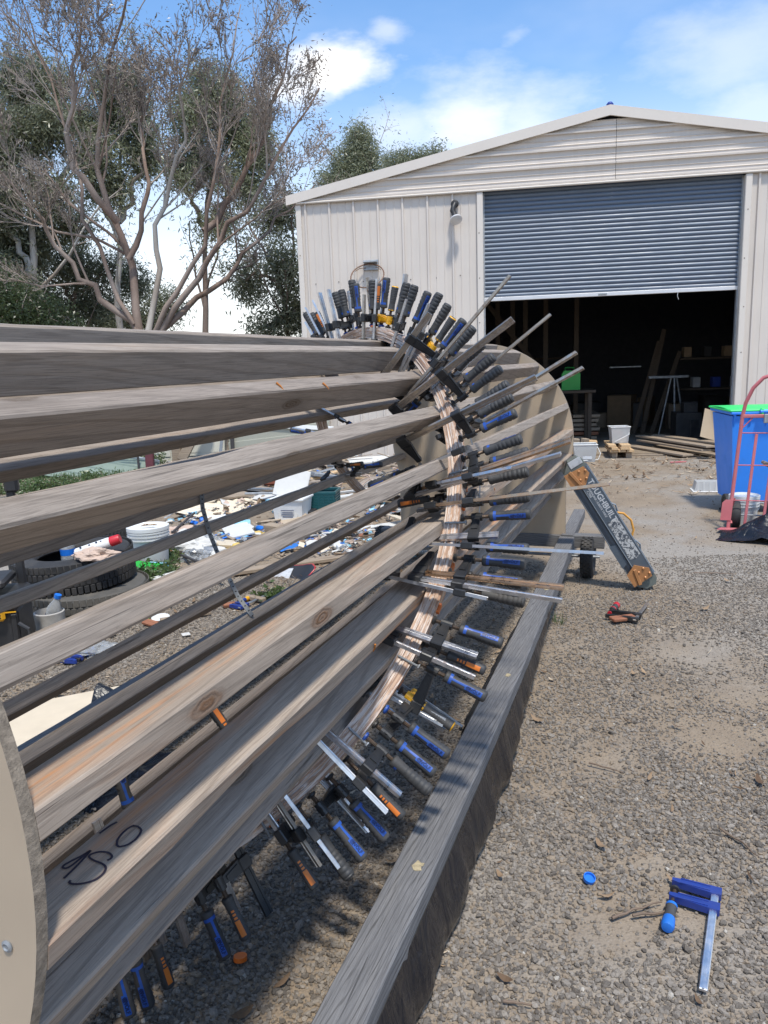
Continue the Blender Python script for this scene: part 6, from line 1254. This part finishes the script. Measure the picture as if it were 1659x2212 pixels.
def bark(name, a, b, c_):
    k = N(name); co = k.coords((1, 1, .25)); n = k.noise(co, 5, 6, .7, .5); n2 = k.noise(k.coords((1, 1, .4)), .8, 3, .5)
    c0 = k.mix(k.ramp(n, .3, .7), a, b); c0 = k.mix(k.ramp(n2, .45, .62), c0, c_); return k.done(c0, .85, 0, k.bump(n, .6, .03), .2)
M['bark'] = bark('brown_bark', (.13, .088, .068), (.29, .21, .165), (.33, .27, .23)); M['bark_pale'] = bark('pale_gum_bark', (.36, .33, .29), (.52, .49, .45), (.30, .24, .19)); M['twigs'] = bark('grey_brown_twigs', (.23, .19, .165), (.40, .345, .305), (.30, .25, .215))
def resample(P, n):
    P = np.asarray(P, float); d = np.r_[0, np.cumsum(np.linalg.norm(np.diff(P, axis=0), axis=1))]; t = np.linspace(0, d[-1], n); Q = np.stack([np.interp(t, d, P[:, i]) for i in range(3)], 1)
    for _ in range(2): Q[1:-1] = .25*Q[:-2]+.5*Q[1:-1]+.25*Q[2:]
    return Q
def branch_out(mb, tips, P, r0, r1, depth, r, spread, upb, kids, lk, twig_mb, leafy):
    n = len(P); L = np.linalg.norm(np.diff(P, axis=0), axis=1).sum()
    (mb if r0 > .018 else twig_mb).tube(P, np.linspace(r0, r1, n), 7 if r0 > .05 else (5 if r0 > .018 else 3), cap=False)
    if depth == 0:
        for q in P[1:]: tips.append(q)
        return
    for i in range(kids):
        u = r.uniform(.3, .98); k = min(int(u*(n-1)), n-2); p = P[k]+(P[k+1]-P[k])*(u*(n-1)-k); d = P[k+1]-P[k]; d /= np.linalg.norm(d)
        v = r.normal(size=3); v -= d*(v@d); v /= np.linalg.norm(v); d2 = d*r.uniform(.6, 1.0)+v*spread*r.uniform(.6, 1.2)+V3(0, 0, upb); d2 /= np.linalg.norm(d2)
        l2 = L*lk*r.uniform(.6, 1.15)*(1.1-.45*u); m_ = 6; Q = [p]; dd = d2
        for j in range(m_-1): dd = dd+r.normal(0, .13, 3)+V3(0, 0, upb*.25); dd /= np.linalg.norm(dd); Q.append(Q[-1]+dd*l2/(m_-1))
        rr = (r0+(r1-r0)*u)*.46; branch_out(mb, tips, np.array(Q), max(rr, .0075), max(rr*.35, .0045), depth-1, r, spread, upb, kids, lk, twig_mb, leafy)
def gum(name, label, base, limbs, Y, r_base, seed, bark_m, leaf_m, leaf_n, depth=2, kids=5, lk=.42, spread=.75, upb=.12, size=.135, droop=.75, pale=(), crown=None, crown_n=0, jit=.15, dz=.6, aspect=.22):
    r = np.random.default_rng(seed); bp = at_y(*base, Y); bp[2] = 0; t = thing(name, label, 'tree', bp); mb, tw, pm = MB(), MB(), MB(); tips = []
    for i, lm in enumerate(limbs):
        P = [at_y(x, y, Y+dz*math.sin(i*2.1+.4*j)*(j/(len(lm)))) for j, (x, y) in enumerate(lm)]
        if i == 0 or lm[0] == base: P = [bp+V3(r.normal(0, .15), r.normal(0, .1), 0)]+P
        P = resample(P, 14); P[1:-1] += r.normal(0, .05, (12, 3)); ra = r_base*(1 if i == 0 else r.uniform(.45, .75))
        branch_out(pm if i in pale else mb, tips, P, ra, ra*.16, depth, r, spread, upb, kids, lk, tw, True)
    for nm, x, mt in (('trunk', mb, bark_m), ('pale_limb', pm, 'bark_pale'), ('branches', tw, 'twigs')):
        if x.n: o = raw(nm, fast_mesh(nm, np.concatenate(x.v)-bp, np.array([q for q in x.f if len(q) == 4]), M[mt], True), t)
    tips = np.array(tips); cs = []
    if leaf_n and len(tips): k = r.integers(0, len(tips), leaf_n); cs.append(tips[k]+r.normal(0, jit, (leaf_n, 3)))
    if crown:
        for (x, y, rx, ry, dY) in crown:
            c0 = at_y(x, y, Y+dY); ppm = FPX/(Y+dY); rx_, ry_ = rx/ppm, ry/ppm; m_ = int(crown_n*rx*ry/10000); sub = max(8, m_//70)
            q = r.normal(size=(sub, 3)); q /= np.linalg.norm(q, axis=1, keepdims=True); q *= r.uniform(.35, 1.0, (sub, 1))**.6; ctr = c0+q*V3(rx_, rx_*.8, ry_)
            k = r.integers(0, sub, m_); pr = r.normal(0, 1, (m_, 3))*V3(.17, .17, .19); pr[:, 2] -= .10; cs.append(ctr[k]+pr)
            for c_ in ctr[:max(4, sub//3)]:                        # a twig to many of the clumps
                root_p = c0+V3(0, 0, -ry_*.6); Q = resample([root_p, (root_p+c_)/2+r.normal(0, .15, 3), c_], 5); tw2 = MB().tube(Q, np.linspace(.03, .008, 5), 4, cap=False); raw('twig', fast_mesh('twig', np.concatenate(tw2.v)-bp, np.array(tw2.f), M['twigs'], True), t) if False else mb_extra.append((Q, t, bp))
    if cs: v, f = leaves(np.concatenate(cs), size, droop, aspect, seed+1); raw('crown', fast_mesh('crown', v-bp, f, M[leaf_m]), t)
    if mb_extra:
        x = MB()
        for Q, tt, _ in mb_extra: x.tube(Q, np.linspace(.035, .008, len(Q)), 4, cap=False)
        raw('crown_twigs', fast_mesh('crown_twigs', np.concatenate(x.v)-bp, np.array(x.f), M['twigs'], True), t); mb_extra.clear()
    return t
mb_extra = []
# the big half-bare gum in front
gum('gum_tree', 'large half bare gum tree with spreading brown limbs', (305, 730), [
    [(300, 700), (286, 640), (278, 560), (255, 480), (205, 420), (190, 330), (215, 220), (255, 90), (285, -60)],
    [(300, 720), (250, 650), (170, 600), (110, 520), (50, 430), (-30, 330)], [(335, 720), (390, 610), (440, 500), (462, 380), (475, 270), (500, 150), (520, 10)],
    [(340, 720), (430, 640), (520, 560), (600, 480), (680, 400)], [(320, 720), (335, 600), (342, 480), (405, 310), (388, 200), (410, 90)],
    [(350, 715), (440, 560), (540, 430), (620, 320), (690, 190)], [(290, 700), (200, 520), (150, 330), (110, 180), (60, 30), (40, -60)],
    [(440, 500), (540, 350), (600, 200), (640, 80)], [(255, 480), (140, 340), (150, 180), (180, 20)], [(278, 560), (330, 420), (300, 300), (330, 150)]],
    15.0, .105, 21, 'bark', 'leaf_dry', 21000, depth=3, kids=9, lk=.44, spread=.62, upb=.17, size=.07, droop=.4, pale=(4,), jit=.11, dz=1.3, aspect=.3)
C = 25000
gum('gum_tree', 'leafy gum tree with dense dark crown at far left', (60, 740), [[(70, 640), (80, 480), (60, 330), (40, 200)], [(80, 480), (140, 380), (150, 260)], [(70, 600), (20, 500), (-20, 400)]], 19.5, .16, 31, 'bark_pale', 'leaf_dark', 2500, crown=[(20, 290, 75, 60, 0), (70, 170, 75, 50, .5), (-30, 400, 70, 80, -.5), (50, 520, 60, 55, .6), (-10, 620, 70, 70, -.5), (110, 410, 45, 35, 0), (-40, 520, 60, 80, 0), (110, 250, 40, 40, 0)], crown_n=C)
gum('gum_tree', 'leafy gum tree behind the bare one with pale trunk', (250, 740), [[(250, 650), (260, 480), (255, 330), (265, 200)], [(258, 480), (300, 380), (310, 260)], [(255, 520), (200, 400), (190, 320)]], 20.5, .12, 32, 'bark_pale', 'leaf_euc', 2500, crown=[(245, 170, 45, 32, 0), (270, 240, 55, 50, .4), (205, 320, 40, 40, -.4), (310, 320, 35, 50, .5), (240, 400, 45, 28, 0), (180, 250, 35, 35, 0), (150, 480, 50, 30, 0)], crown_n=C)
gum('gum_tree', 'leafy gum tree in the middle with rounded crown', (440, 740), [[(440, 650), (445, 480), (470, 350), (480, 220)], [(445, 480), (520, 380), (540, 300)], [(443, 500), (400, 400), (395, 330)]], 20.0, .11, 33, 'bark', 'leaf_euc', 2500, crown=[(465, 185, 60, 32, 0), (510, 255, 60, 48, .4), (410, 250, 42, 42, -.3), (555, 320, 35, 45, 0), (440, 350, 45, 32, .5), (525, 395, 38, 26, 0), (385, 360, 30, 30, 0), (470, 470, 40, 22, 0)], crown_n=C)
gum('gum_tree', 'slender gum tree leaning beside the shed corner', (640, 735), [[(620, 690), (600, 600), (560, 520), (530, 470)], [(615, 660), (640, 560), (625, 450)], [(605, 620), (560, 590), (500, 600)]], 17.0, .08, 34, 'bark', 'leaf_dark', 2500, crown=[(615, 560, 32, 42, 0), (590, 460, 38, 28, .4), (630, 660, 30, 36, 0), (540, 600, 28, 24, 0), (590, 690, 28, 22, -.3)], crown_n=C*.8)
gum('gum_tree', 'dark understorey gum filling the gap behind the trunks', (150, 745), [[(150, 690), (160, 600), (180, 520)], [(160, 640), (230, 590), (270, 560)], [(155, 650), (100, 590), (80, 540)]], 21.5, .10, 35, 'bark', 'leaf_dark', 1500, crown=[(170, 570, 55, 40, 0), (100, 660, 70, 40, 0), (200, 660, 60, 40, .5), (280, 600, 40, 35, .4), (290, 690, 70, 24, 0), (355, 650, 35, 28, 0), (40, 590, 50, 40, 0)], crown_n=C)
gum('bush', 'low green leafy bush below the trees at left', (60, 745), [[(60, 720), (55, 680), (50, 640)], [(60, 720), (110, 690), (120, 660)]], 16.5, .05, 36, 'bark', 'leaf_bush', 300, crown=[(50, 670, 75, 45, 0), (110, 700, 60, 30, 0), (0, 640, 50, 50, 0)], crown_n=C*.7, size=.08, aspect=.45)
gum('gum_tree', 'pointed gum tree showing above the shed roof at left', (745, 600), [[(745, 500), (760, 400), (775, 280)]], 27.0, .15, 37, 'bark', 'leaf_euc', 500, crown=[(775, 300, 24, 36, 0), (755, 340, 38, 36, 0), (790, 345, 32, 30, 0), (720, 380, 40, 28, 0), (770, 400, 60, 40, 0)], crown_n=C*1.3)
gum('gum_tree', 'low rounded gum crown above the shed roof near middle', (880, 600), [[(880, 500), (880, 400), (885, 330)]], 29.0, .15, 38, 'bark', 'leaf_euc', 500, crown=[(865, 345, 42, 24, 0), (905, 345, 30, 20, 0), (950, 330, 26, 16, 0), (880, 380, 60, 30, 0)], crown_n=C*1.3)
